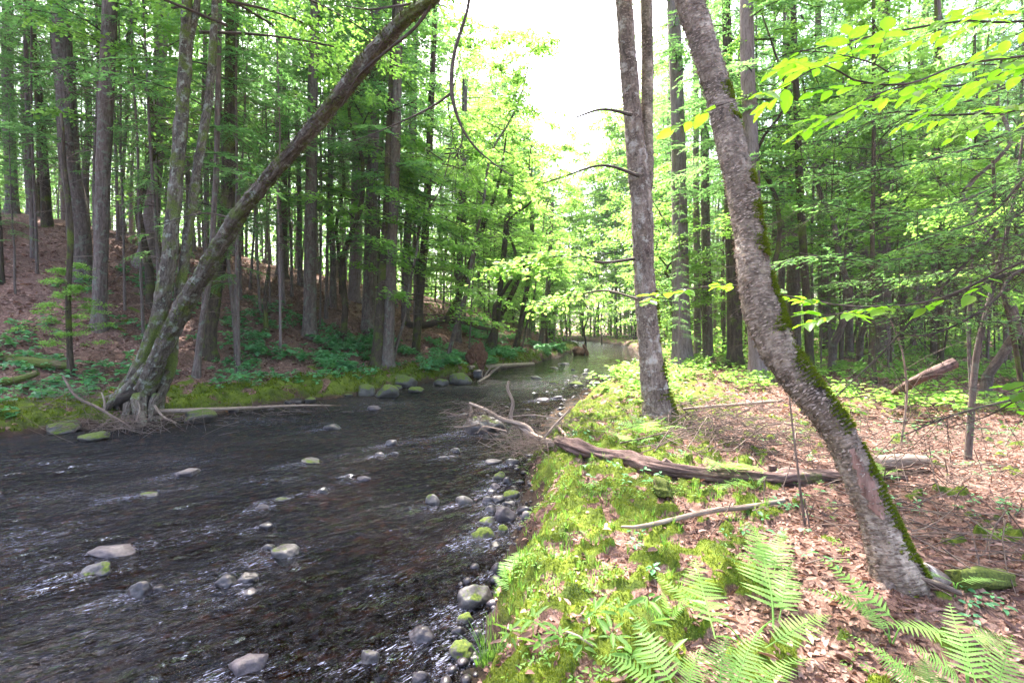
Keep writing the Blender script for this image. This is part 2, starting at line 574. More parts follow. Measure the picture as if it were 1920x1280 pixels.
def ground_mat():
    m, nt = mat('forest_floor')
    tc = nt.nodes.new('ShaderNodeTexCoord').outputs['Object']
    vo = nd(nt, 'ShaderNodeTexVoronoi', Scale=26.0, Randomness=1.0)
    vo.feature = 'F1'
    dn = nt.nodes.new('ShaderNodeVectorMath')
    dn.operation = 'ADD'
    lk(nt, tc, dn.inputs[0])
    lk(nt, vmul(nt, noise(nt, tc, 9, 3, out='Color'), (0.09, 0.09, 0.09)), dn.inputs[1])
    lk(nt, dn.outputs[0], vo.inputs['Vector'])
    sep = nt.nodes.new('ShaderNodeSeparateColor')
    lk(nt, vo.outputs['Color'], sep.inputs[0])
    lit = ramp(nt, sep.outputs[0], [(0, (0.03, 0.015, 0.012)), (0.4, (0.095, 0.047, 0.037)), (0.8, (0.20, 0.11, 0.088)), (1, (0.38, 0.25, 0.21))])
    big = noise(nt, tc, 1.1, 5, 0.65)
    lit = mixc(nt, ramp(nt, big, [(0.4, g1(0.0)), (0.65, g1(0.6))]), lit, (0.04, 0.022, 0.015))
    ndl = noise(nt, vmul(nt, tc, (90, 30, 60)), 1, 3, 0.6)
    lit = mixc(nt, 0.4, lit, ramp(nt, ndl, [(0.35, (0.05, 0.026, 0.02)), (0.7, (0.30, 0.17, 0.13))]))
    mn = noise(nt, tc, 55, 3, 0.6)
    mosc = ramp(nt, noise(nt, tc, 4.5, 4, 0.6), [(0.35, (0.035, 0.055, 0.006)), (0.5, (0.085, 0.115, 0.010)), (0.68, (0.15, 0.19, 0.018))])
    mosc = mixc(nt, ramp(nt, mn, [(0.35, g1(0.6)), (0.6, g1(0))]), mosc, (0.03, 0.04, 0.006))
    am = attr(nt, 'v')
    col = mixc(nt, ramp(nt, mth(nt, 'ADD', am, mth(nt, 'MULTIPLY', mth(nt, 'SUBTRACT', mn, 0.5), 0.5)), [(0.38, g1(0)), (0.55, g1(1))]), lit, mosc)
    # stream bed: attribute bc.x is 1 under water
    sx = nt.nodes.new('ShaderNodeSeparateXYZ')
    lk(nt, attr(nt, 'bc', 'Vector'), sx.inputs[0])
    vb = nd(nt, 'ShaderNodeTexVoronoi', Scale=9.0)
    lk(nt, dn.outputs[0], vb.inputs['Vector'])
    sb = nt.nodes.new('ShaderNodeSeparateColor')
    lk(nt, vb.outputs['Color'], sb.inputs[0])
    bed = ramp(nt, sb.outputs[1], [(0, (0.010, 0.007, 0.005)), (0.5, (0.035, 0.020, 0.010)), (0.85, (0.09, 0.048, 0.02)), (1.0, (0.30, 0.13, 0.04))])
    bed = mixc(nt, ramp(nt, noise(nt, tc, 1.7, 4, 0.6), [(0.54, g1(0)), (0.62, g1(0.85))]), bed, (0.26, 0.115, 0.035))
    bed = mixc(nt, ramp(nt, vb.outputs['Distance'], [(0.25, g1(0)), (0.5, g1(0.7))]), bed, (0.012, 0.009, 0.006))
    wet = ramp(nt, sx.outputs[1], [(0.0, g1(1)), (1.0, g1(0.35))])
    col = mixc(nt, mth(nt, 'MULTIPLY', sx.outputs[2], mth(nt, 'SUBTRACT', 1.0, mth(nt, 'MULTIPLY', am, .8))), col, mixc(nt, mn, (0.018, 0.011, 0.007), (0.05, 0.03, 0.02)))
    col = mixc(nt, sx.outputs[0], col, bed)
    col = mixc(nt, 1.0, col, wet, 'MULTIPLY')
    hgt = mth(nt, 'ADD', mth(nt, 'MULTIPLY', sep.outputs[1], 0.6), mth(nt, 'ADD', mth(nt, 'MULTIPLY', ndl, 0.5), mth(nt, 'MULTIPLY', mn, 0.6)))
    finish(nt, col, 0.85, bump(nt, hgt, 0.8, 0.02), spec=0.15)
    return m


def rock_mat(name, base, hi, moss=0.0, rough=0.55):
    m, nt = mat(name)
    tc = nt.nodes.new('ShaderNodeTexCoord').outputs['Object']
    oi = nt.nodes.new('ShaderNodeObjectInfo')
    ad = nt.nodes.new('ShaderNodeVectorMath')
    lk(nt, tc, ad.inputs[0])
    sc_ = nt.nodes.new('ShaderNodeCombineXYZ')
    lk(nt, mth(nt, 'MULTIPLY', oi.outputs['Random'], 37.0), sc_.inputs[0])
    lk(nt, sc_.outputs[0], ad.inputs[1])
    v = ad.outputs[0]
    n1 = noise(nt, v, 3.5, 6, 0.65)
    n2 = noise(nt, v, 38, 3, 0.7)
    col = ramp(nt, n1, [(0.3, tuple(x * .5 for x in base)), (0.5, base), (0.72, hi)])
    col = mixc(nt, 0.35, col, ramp(nt, n2, [(0.35, tuple(x * .45 for x in base)), (0.65, hi)]))
    col = mixc(nt, mth(nt, 'MULTIPLY', oi.outputs['Random'], 0.35), col, tuple(x * .45 for x in base))
    geo = nt.nodes.new('ShaderNodeNewGeometry')
    sp = nt.nodes.new('ShaderNodeSeparateXYZ')
    lk(nt, geo.outputs['Normal'], sp.inputs[0])
    if moss > 0:
        f = mth(nt, 'ADD', mth(nt, 'MULTIPLY', sp.outputs[2], 0.55), mth(nt, 'MULTIPLY', mth(nt, 'SUBTRACT', noise(nt, v, 6, 5, 0.7), 0.5), 1.6))
        f = ramp(nt, f, [(0.62 - 0.6 * moss, g1(0)), (0.72 - 0.5 * moss, g1(1))])
        mc = ramp(nt, noise(nt, v, 45, 3, 0.7), [(0.3, (0.022, 0.036, 0.006)), (0.55, (0.075, 0.10, 0.012)), (0.75, (0.14, 0.17, 0.02))])
        col = mixc(nt, f, col, mc)
        rg = ramp(nt, f, [(0, g1(rough)), (1, g1(0.95))])
    else:
        rg = rough
    finish(nt, col, rg, bump(nt, mth(nt, 'ADD', n1, mth(nt, 'MULTIPLY', n2, 0.5)), 0.5, 0.02), spec=0.4)
    return m


M_GROUND = ground_mat()
M_ROCK = rock_mat('wet_stone', (0.028, 0.022, 0.026), (0.08, 0.065, 0.074), 0.0, 0.3)
M_ROCKP = rock_mat('pale_stone', (0.055, 0.042, 0.048), (0.12, 0.095, 0.105), 0.0, 0.6)
M_ROCKG = rock_mat('patchy_mossy_stone', (0.05, 0.042, 0.043), (0.13, 0.11, 0.113), 0.28, 0.45)
M_ROCKM = rock_mat('mossy_stone', (0.05, 0.043, 0.038), (0.11, 0.095, 0.09), 0.62, 0.6)


def water_mat():
    m, nt = mat('stream_water')
    tc = nt.nodes.new('ShaderNodeTexCoord').outputs['Object']
    mp = nd(nt, 'ShaderNodeMapping')
    mp.inputs['Rotation'].default_value = (0, 0, R(-42))
    lk(nt, tc, mp.inputs['Vector'])
    n1 = noise(nt, vmul(nt, mp.outputs[0], (2.4, 6.0, 1)), 1, 3, 0.55, 1.0)
    n2 = noise(nt, vmul(nt, mp.outputs[0], (8, 19, 1)), 1, 2, 0.5, 1.2)
    n3 = noise(nt, tc, 46, 3, 0.6)
    rf = attr(nt, 'v')
    h = mth(nt, 'ADD', mth(nt, 'MULTIPLY', n1, 1.0), mth(nt, 'ADD', mth(nt, 'MULTIPLY', n2, 0.62), mth(nt, 'MULTIPLY', n3, 0.11)))
    b = nd(nt, 'ShaderNodeBump', Distance=0.30)
    lk(nt, h, b.inputs['Height'])
    lk(nt, mth(nt, 'ADD', 0.06, mth(nt, 'MULTIPLY', rf, 0.94)), b.inputs['Strength'])
    fr = nd(nt, 'ShaderNodeFresnel', IOR=1.33)
    lk(nt, b.outputs[0], fr.inputs['Normal'])
    gl = nd(nt, 'ShaderNodeBsdfGlossy', Roughness=0.02)
    gl.inputs['Color'].default_value = (0.93, 0.92, 1.0, 1)
    lk(nt, b.outputs[0], gl.inputs['Normal'])
    tr = nt.nodes.new('ShaderNodeBsdfTransparent')
    tr.inputs[0].default_value = (0.44, 0.29, 0.16, 1)
    mx = nt.nodes.new('ShaderNodeMixShader')
    lk(nt, fr.outputs[0], mx.inputs[0])
    lk(nt, tr.outputs[0], mx.inputs[1])
    lk(nt, gl.outputs[0], mx.inputs[2])
    # broken white water on the crests of the riffles
    fm = noise(nt, vmul(nt, mp.outputs[0], (12, 48, 1)), 1, 4, 0.75, 1.6)
    sxy = nt.nodes.new('ShaderNodeSeparateXYZ')
    lk(nt, attr(nt, 'bc', 'Vector'), sxy.inputs[0])
    fo = mth(nt, 'MULTIPLY', ramp(nt, mth(nt, 'ADD', fm, mth(nt, 'MULTIPLY', sxy.outputs[0], 0.11)), [(0.64, g1(0)), (0.74, g1(1))]), 0.5)
    fd = nd(nt, 'ShaderNodeBsdfDiffuse')
    fd.inputs[0].default_value = (0.52, 0.52, 0.68, 1)
    mx2 = nt.nodes.new('ShaderNodeMixShader')
    lk(nt, fo, mx2.inputs[0])
    lk(nt, mx.outputs[0], mx2.inputs[1])
    lk(nt, fd.outputs[0], mx2.inputs[2])
    o = nt.nodes.new('ShaderNodeOutputMaterial')
    lk(nt, mx2.outputs[0], o.inputs[0])
    return m


M_WATER = water_mat()


# ---------------------------------------------------------------- ground sheet
def axis(lo, a, b, hi, fine, grow):
    mid = np.arange(a, b, fine)
    up, s, q = [], fine, b
    while q < hi:
        up.append(q)
        s *= grow
        q += s
    up.append(hi)
    dn, s, q = [], fine, a
    while q > lo:
        s *= grow
        q -= s
        dn.append(max(q, lo))
    return np.array(dn[::-1] + list(mid) + up)


def grid_faces(nx, ny):
    i = np.arange(ny - 1)[:, None] * nx
    j = np.arange(nx - 1)[None]
    return np.stack([i + j, i + j + 1, i + nx + j + 1, i + nx + j], 2).reshape(-1, 4)


gx = axis(-320, -0.9, 4.3, 320, 0.028, 1.025)
gy = axis(-60, 2.0, 8.2, 420, 0.028, 1.02)
X, Y = np.meshgrid(gx, gy)
xf, yf = X.ravel(), Y.ravel()
Z = height(xf, yf)
dl, dr = edges(xf, yf)
mm = moss_mask(xf, yf, dl, dr)
bedm = ((dl <= 0.0) & (dr <= 0.0)).astype(float)
g = G()
wet = sstep(0.10, -0.02, Z)
soil = np.maximum(sstep(.34, .16, dr) * (dr > 0), sstep(.34, .16, dl) * (dl > 0))
g.add(np.stack([xf, yf, Z], 1), grid_faces(len(gx), len(gy)), mm, np.stack([bedm, wet, soil], 1))
ground = g.obj('ground', M_GROUND)
tag(ground, 'forest floor of leaf litter and moss rising to a hillside across the stream', kind='structure')

# ---------------------------------------------------------------- stones
def ico(sub):
    import bmesh
    bm = bmesh.new()
    bmesh.ops.create_icosphere(bm, subdivisions=sub, radius=1.0)
    V = np.array([v.co[:] for v in bm.verts])
    F = np.array([[v.index for v in f.verts] for f in bm.faces])
    bm.free()
    return V, F


ICO = {k: ico(k) for k in (2, 3, 4, 5)}


def stone_geo(seed, sub, flat=1.0, rough=0.22, boxy=0.0):
    V, F = ICO[sub]
    V = V.copy()
    o = seed * 7.31
    if boxy > 0:
        q = np.max(np.abs(V), axis=1)[:, None]
        V = V * (1 - boxy) + (V / q * 0.8) * boxy
    n = fbm(V * 0.9 + o, 2)
    n2 = fbm(V * 3.1 + o + 9, 3)
    # a few planar facets
    for k in range(8):
        r_ = np.random.default_rng(int(seed * 10 + k))
        a = norm(r_.normal(size=3))
        dd = V @ a
        lim = 0.60 + 0.22 * r_.random()
        V = V - np.clip(dd - lim, 0, None)[:, None] * a * 0.8
    V = V * (1 + rough * n + 0.05 * n2)[:, None]
    V[:, 2] *= flat
    return V, F


def stone(p, w, d, h, m, label, seed, name='river_stone', sub=4, rz=0.0, group=None, sink=0.35, boxy=0.0, cat='stone', rough=0.22, tilt=0.0):
    V, F = stone_geo(seed, sub, 1.0, rough, boxy)
    V = V * np.array([w / 2, d / 2, h / 2])
    ct, st = math.cos(tilt), math.sin(tilt)
    V = np.stack([V[:, 0] * ct - V[:, 2] * st, V[:, 1], V[:, 0] * st + V[:, 2] * ct], 1)
    g = G()
    g.add(V, F)
    o = g.obj(name, m)
    o.location = (p[0], p[1], p[2] + h / 2 - h * sink)
    o.rotation_euler.z = rz
    return tag(o, label, cat, group)


# (px, py of the waterline centre, width px, visible height px, material, label)
ST = [
 (452, 1268, 84, 44, 'P', 'flat square pale stone sticking out of the dark water nearest the camera', 'boxy'),
 (202, 1045, 86, 20, 'P', 'long low pinkish grey stone beside a green tinged one in the stream', ''),
 (170, 1080, 66, 30, 'G', 'green tinged rounded stone just in front of the long pinkish one', ''),
 (252, 1118, 50, 32, 'R', 'dark angular stone with a pale twig leaning on it in the stream', ''),
 (288, 1108, 26, 14, 'R', 'small flat wet stone touching the dark angular stone', ''),
 (415, 1102, 48, 28, 'R', 'smooth egg shaped grey stone, left one of a touching trio', ''),
 (457, 1092, 42, 24, 'R', 'rounded grey stone, upper right one of a touching trio', ''),
 (462, 1115, 34, 10, 'R', 'thin flat stone barely above water, lowest of a touching trio', ''),
 (530, 1048, 58, 30, 'G', 'domed grey stone with a yellow moss spot in mid stream', ''),
 (500, 1030, 28, 14, 'R', 'half sunken brown stone touching the domed stone', ''),
 (340, 893, 46, 16, 'P', 'pale lavender wedge stone alone beside white ripples', ''),
 (268, 930, 44, 7, 'G', 'thin green topped stone almost awash in the riffle', ''),
 (490, 957, 30, 14, 'P', 'small pale stone with a pointed top in mid stream', ''),
 (495, 990, 26, 13, 'R', 'small dark violet stone below the pale pointed one', ''),
 (524, 940, 32, 8, 'G', 'low greenish stone right of the small pale pointed one', ''),
 (604, 921, 22, 11, 'R', 'small rounded grey stone alone in mid stream', ''),
 (581, 868, 42, 9, 'G', 'long low stone awash in the rippled middle reach', ''),
 (620, 805, 34, 14, 'R', 'dark wedge stone below the white riffle near the far bank', ''),
 (700, 768, 26, 13, 'P', 'rounded brownish stone alone in smooth water near the far bank', ''),
 (680, 900, 28, 12, 'P', 'flat topped lavender stone in mid stream left of the gravelly edge', ''),
 (657, 893, 18, 6, 'R', 'sliver of wet stone left of the flat topped lavender one', ''),
 (732, 834, 22, 12, 'R', 'dark knob of stone in the riffle left of the driftwood', ''),
 (712, 855, 24, 10, 'R', 'small dark stone, left one of the pair below the riffle', ''),
 (738, 852, 18, 9, 'R', 'small dark stone, right one of the pair below the riffle', ''),
 (829, 860, 20, 9, 'R', 'little grey stone in front of the mossy driftwood boulder', ''),
 (848, 858, 22, 7, 'P', 'pinkish flat stone in front of the driftwood boulder', ''),
 (810, 946, 28, 24, 'G', 'tall rounded stone with mossy side in shallow water', ''),
 (870, 944, 36, 18, 'G', 'greenish dome stone with a twig against it near the right bank', ''),
 (938, 900, 26, 22, 'M', 'round bright mossy stone near the right bank below the log', ''),
 (952, 906, 22, 16, 'R', 'purple grey stone tucked behind the round mossy one', ''),
 (928, 915, 20, 12, 'P', 'smooth pale pebble below the round mossy stone', ''),
 (922, 923, 20, 8, 'R', 'flat wet pebble just below the pale smooth pebble', ''),
 (914, 943, 20, 20, 'R', 'bluish standing stone, left one beside a purple stone', ''),
 (934, 942, 28, 20, 'R', 'purple rounded stone right of the bluish standing stone', ''),
 (958, 934, 38, 20, 'M', 'flat dark mossy stone under the bank edge grass', ''),
 (954, 948, 28, 14, 'R', 'dark stone wedged above the big bank boulder', ''),
 (949, 978, 46, 40, 'P', 'big squarish grey boulder with a yellow top at the bank foot', 'boxy'),
 (921, 960, 26, 16, 'R', 'dark low stone left of the squarish grey boulder', ''),
 (914, 982, 34, 20, 'G', 'flat tilted mossy stone left of the squarish boulder', ''),
 (907, 1012, 48, 28, 'M', 'large rounded stone with thick green moss in the water edge row', ''),
 (942, 1000, 26, 24, 'M', 'squarish mossy stone between the big boulder and the pebbles', ''),
 (933, 1016, 14, 10, 'P', 'tiny round pebble below the squarish mossy stone', ''),
 (927, 1025, 26, 10, 'R', 'low wet stone beside the tiny round pebble', ''),
 (985, 966, 34, 24, 'R', 'brownish stone set into the bank right of the big boulder', ''),
 (991, 987, 34, 26, 'G', 'rounded mossy stone half buried at the bank edge', ''),
 (977, 1010, 18, 12, 'R', 'small dark stone in wet leaves under the bank', ''),
 (938, 1078, 38, 30, 'R', 'reddish stone behind the small water edge fern', ''),
 (956, 1064, 20, 14, 'R', 'small reddish pebble above the fern by the water', ''),
 (948, 1110, 30, 30, 'R', 'dark red stone just under the small water edge fern', ''),
 (888, 1140, 74, 50, 'G', 'large boulder with a flat mossy top and reddish face below the fern', 'boxy'),
 (872, 1172, 36, 34, 'M', 'round green mossy stone in front of the large flat topped boulder', ''),
 (932, 1162, 36, 32, 'R', 'reddish grey stone between the large boulder and the bank', ''),
 (860, 1192, 34, 24, 'R', 'smooth violet stone below the round green mossy one', ''),
 (895, 1196, 26, 18, 'R', 'small dark wet stone right of the smooth violet one', ''),
 (788, 1205, 60, 34, 'R', 'large pointed reddish grey stone alone off the bank', ''),
 (692, 1245, 38, 36, 'G', 'tall narrow greenish stone out in the dark water', ''),
 (830, 1180, 30, 10, 'R', 'flat stone awash between the pointed and violet stones', ''),
 (865, 1235, 56, 34, 'M', 'wide dark mossy stone at the foot of the bank grass tuft', ''),
 (785, 1278, 40, 22, 'R', 'low dark stone at the bottom edge of the stream', ''),
 (905, 812, 96, 40, 'G', 'big greenish boulder under the driftwood tangle', ''),
 (855, 848, 26, 10, 'R', 'flat stone beside the driftwood boulder on the camera side', ''),
 (925, 868, 34, 9, 'P', 'white topped stone at the tip of the driftwood', ''),
 (960, 872, 30, 18, 'R', 'dark blocky stone under the butt of the fallen log', 'boxy'),
 (965, 745, 1, 1, '', '', ''),
 (1007, 710, 28, 7, 'R', 'dark flat rock upstream in the smooth pool', ''),
 (1040, 718, 22, 5, 'M', 'low mossy rock right of the dark flat upstream one', ''),
 (1082, 722, 28, 9, 'M', 'domed mossy rock upstream in the pool', ''),
 (1145, 717, 34, 14, 'P', 'big brown slab rock with a stick at the upstream right edge', 'boxy'),
 (1098, 702, 14, 6, 'P', 'small pale rock in the upstream cluster, lower one', ''),
 (1100, 695, 14, 5, 'R', 'small dark rock in the upstream cluster, upper one', ''),
 (1075, 694, 10, 4, 'P', 'tiny pale rock left of the upstream cluster', ''),
 (1112, 705, 24, 5, 'M', 'flat mossy rock beside the upstream pale rock', ''),
 (1080, 706, 14, 3, 'P', 'thin pale rock awash upstream', ''),
 (1047, 747, 22, 7, 'R', 'black stone on the gravel bar upstream of the driftwood', ''),
 (1018, 750, 28, 6, 'P', 'pale low stone on the gravel bar left of the black stone', ''),
 (1100, 745, 20, 6, 'R', 'small dark stone at the top of the gravel bar', ''),
 (1058, 683, 26, 5, 'R', 'dark rock by the far shingle left of the stump', ''),
 (1040, 690, 20, 3, 'R', 'thin dark rock below the far shingle', ''),
 (870, 778, 20, 5, 'R', 'little dark stone upstream of the twig tangle', ''),
 (505, 769, 12, 6, 'P', 'tiny orange brown stone at the far bank waterline', ''),
]
MS = {'P': M_ROCKP, 'R': M_ROCK, 'G': M_ROCKG, 'M': M_ROCKM}
STONE_XY = []
for k, (px, py, wpx, hpx, mk, lab, opt) in enumerate(ST):
    if not mk: continue
    p = onz(px, py)
    s = p[1] / FPX
    w_, h_ = wpx * s * .96, hpx * s * .82
    z0 = max(0.0, H(p[0], p[1])) if (px > 960) else 0.0
    rr_ = np.random.default_rng(k)
    d_ = w_ * (0.7 + 0.3 * rr_.random())
    boxy = 0.55 if opt == 'boxy' else 0.0
    sink = 0.42
    hh_ = max(h_ * 0.9 / (1 - sink), w_ * 0.28)
    sink = 1 - h_ * 0.9 / hh_ if hh_ > h_ else sink
    # stone's front waterline at py: push its centre back by part of its depth
    o = stone((p[0], p[1] + d_ * 0.35, z0 - 0.01), w_, d_, hh_, MS[mk], lab, k + 1, sub=4 if wpx > 36 else 3, rz=rr_.uniform(-.4, .4) if not boxy else 0.15,
              sink=min(max(sink, 0.12), 0.8), boxy=boxy, group='stones standing in the stream', tilt=rr_.uniform(-.2, .2) * (0 if boxy else 1))
    STONE_XY.append((p[0], p[1] + d_ * 0.35, w_))

# ---------------------------------------------------------------- water
wx = axis(-60, -8.0, 1.2, 40, 0.06, 1.05)
wy = axis(-40, 2.4, 13, 140, 0.06, 1.03)
X, Y = np.meshgrid(wx, wy)
xf, yf = X.ravel(), Y.ravel()
c_, s_ = math.cos(R(42)), math.sin(R(42))
u = xf * c_ + yf * s_          # downstream / upstream direction
w = -xf * s_ + yf * c_
wz = 0.018 * fbm(np.stack([u * 0.9, w * 2.6, 0 * u], 1), 3) + 0.010 * fbm(np.stack([u * 3.5, w * 7.0, 0 * u + 3], 1), 3)
RIF = [(-4.2, 10.8, 2.4), (-7.0, 7.5, 2.5), (-3.2, 5.0, 1.6), (-1.0, 3.6, 1.3), (-1.2, 4.6, 1.0), (-0.8, 12.5, 2.0), (0.4, 13.5, 1.6), (-7.5, 5.2, 2.0), (-4.0, 8.0, 1.6),
       (-1.5, 9.0, 1.4), (-0.9, 7.2, 1.2), (-5.5, 4.4, 1.5), (5.2, 28, 2.5), (-2.2, 14.8, 1.6), (3.8, 19.0, 1.4)]
rf = np.zeros_like(xf)
for a, b, r_ in RIF:
    rf = np.maximum(rf, np.exp(-(((xf - a) ** 2 + (yf - b) ** 2) / r_ ** 2)))
rf = np.clip(0.5 + 0.6 * rf + 0.3 * pn(xy3(xf, yf, 0.7)), 0.1, 1) * (1 - .8 * sstep(15, 24, yf))
FOAM = [(490, 790, 60, 10), (600, 800, 60, 8), (210, 870, 70, 9), (360, 862, 50, 8), (70, 865, 60, 8), (40, 1010, 90, 28), (160, 985, 70, 12), (360, 990, 60, 12), (820, 838, 60, 9),
        (730, 1100, 40, 50), (690, 760, 60, 8), (1150, 690, 60, 4), (1110, 668, 50, 3), (470, 900, 60, 8), (700, 850, 40, 6), (330, 1195, 120, 10), (560, 1250, 100, 12), (100, 930, 90, 7)]
fo = np.zeros_like(xf)
for px, py, sx_, sy_ in FOAM:
    p = onz(px, py)
    q1, q2 = onz(px + sx_, py), onz(px, py + sy_)
    ax_ = abs(q1[0] - p[0]) * 1.5
    ay_ = max(abs(q2[1] - p[1]), .05) * 1.5
    fo = np.maximum(fo, np.exp(-(((xf - p[0]) / ax_) ** 2 + ((yf - p[1]) / ay_) ** 2)))
wk = np.zeros_like(xf)
for a, b, w_ in STONE_XY:      # broken water curling off each stone, trailing downstream
    du, dw = (xf - a) * c_ + (yf - b) * s_, -(xf - a) * s_ + (yf - b) * c_
    L_ = w_ * 1.6 + .06
    wk = np.maximum(wk, np.exp(-((du + w_ * .7) / L_) ** 2 - (dw / (w_ * .55 + .03)) ** 2))
fo = np.maximum(fo * .55, wk * .9)
fo = np.clip(fo + .25 * fbm(np.stack([u * .8, w * 2.2, 0 * u + 5], 1), 3), 0, 1) * (1 - .7 * sstep(14, 22, yf))
g = G()
wz = wz * (0.4 + rf) + 0.012 * fo
g.add(np.stack([xf, yf, wz], 1), grid_faces(len(wx), len(wy)), rf, np.stack([fo, 0 * fo, 0 * fo], 1))
water = g.obj('water', M_WATER)
tag(water, 'dark rippling water of the forest stream', kind='structure')


# cushiony mossy boulders along the far bank
BB = [(745, 727, 60, 28, 'big smooth mossy boulder at the right end of the far bank row'),
      (683, 742, 34, 22, 'round mossy boulder, left one of a pair at the far waterline'),
      (722, 745, 42, 24, 'mossy boulder, right one of a pair at the far waterline'),
      (655, 735, 36, 20, 'mossy boulder half covered by bank moss left of the pair'),
      (858, 720, 48, 20, 'wide flat mossy boulder below the upturned root plate'),
      (826, 722, 26, 12, 'small mossy boulder left of the wide flat one'),
      (700, 722, 50, 24, 'mossy boulder behind the far waterline pair'),
      (780, 735, 30, 10, 'low wet mossy stone at the far waterline'),
      (895, 705, 20, 12, 'small pale boulder above the white driftwood'),
      (30, 800, 90, 40, 'large moss covered boulder at the left end of the far bank'),
      (100, 812, 60, 22, 'dark green stone at the waterline below the large mossy boulder'),
      (360, 792, 60, 22, 'mossy stone at the waterline right of the leaning tree'),
      (165, 825, 50, 12, 'dark wet slab at the waterline under the tree roots'),
      (1090, 664, 24, 10, 'pinkish rounded boulder by the far bend')]
for k, (px, py, wpx, hpx, lab) in enumerate(BB):
    p = onz(px, py)
    s = p[1] / FPX
    w_ = wpx * s * 1.1
    stone((p[0], p[1] + w_ * .3, 0), w_, w_ * .9, hpx * s * 1.5, M_ROCKM if 'pale' not in lab and 'pinkish' not in lab else M_ROCKP, lab, 90 + k, name='boulder', sub=4, sink=0.33, cat='boulder', group='mossy boulders on the far bank', rough=0.12)

r2_ = np.random.default_rng(8)
for k in range(22):
    yy_ = 9.2 + 11 * r2_.random() ** 1.2
    xx_ = float(np.interp(yy_, LE[:, 1], LE[:, 0])) + r2_.uniform(-.35, .12)
    w_ = r2_.uniform(.16, .5)
    stone((xx_, yy_, .0), w_, w_ * .8, w_ * r2_.uniform(.45, .7), M_ROCKM if r2_.random() < .7 else M_ROCK, 'small mossy stone among the many strung along the far waterline', 120 + k, name='boulder', sub=3, sink=.35, cat='stone', group='small stones along the far waterline', rz=r2_.random() * 3)

# loose cobbles along the near bank foot and on the gravel bar: past counting
g = G()
n = 520
t = rng.random(n)
yy = np.where(rng.random(n) < .55, 2.5 + 7 * t, 11 + 9 * t)
xr = np.interp(yy, RE[:, 1], RE[:, 0])
off = np.where(yy > 10, -rng.random(n) ** 1.2 * 2.2, -rng.random(n) ** 1.5 * 0.7 + .08)
xx = xr + off
V0, F0 = ICO[2]
hz = height(xx, yy)
for k in range(n):
    r_ = 0.008 + 0.034 * rng.random() ** 2.5 * (1 if yy[k] < 10 else 1.8)
    V = V0 * (1 + 0.2 * fbm(V0 * 1.1 + k, 2))[:, None] * np.array([r_ * rng.uniform(.8, 1.4), r_ * rng.uniform(.8, 1.4), r_ * .7])
    g.add(V + np.array([xx[k], yy[k], max(hz[k], -0.04 if yy[k] > 10 else -.08) + r_ * .3]), F0, rng.random())
tag(g.obj('gravel', M_ROCK), 'small wet gravel and cobbles along the water edge', kind='stuff')


# ---------------------------------------------------------------- foliage generators
def curve_branch(o, az, L, rise, droop, n=6, wig=0.06):
    """points of a limb from o, heading az, rising then drooping"""
    t = np.linspace(0, 1, n)
    d = np.array([math.cos(az), math.sin(az)])
    sd_ = np.array([-d[1], d[0]])
    w1 = rng.normal(size=2) * wig * L
    P = np.zeros((n, 3))
    P[:, 0] = o[0] + d[0] * L * t + sd_[0] * (w1[0] * np.sin(t * 3) + w1[1] * t * t)
    P[:, 1] = o[1] + d[1] * L * t + sd_[1] * (w1[0] * np.sin(t * 3) + w1[1] * t * t)
    P[:, 2] = o[2] + rise * L * t - droop * L * t * t
    return P


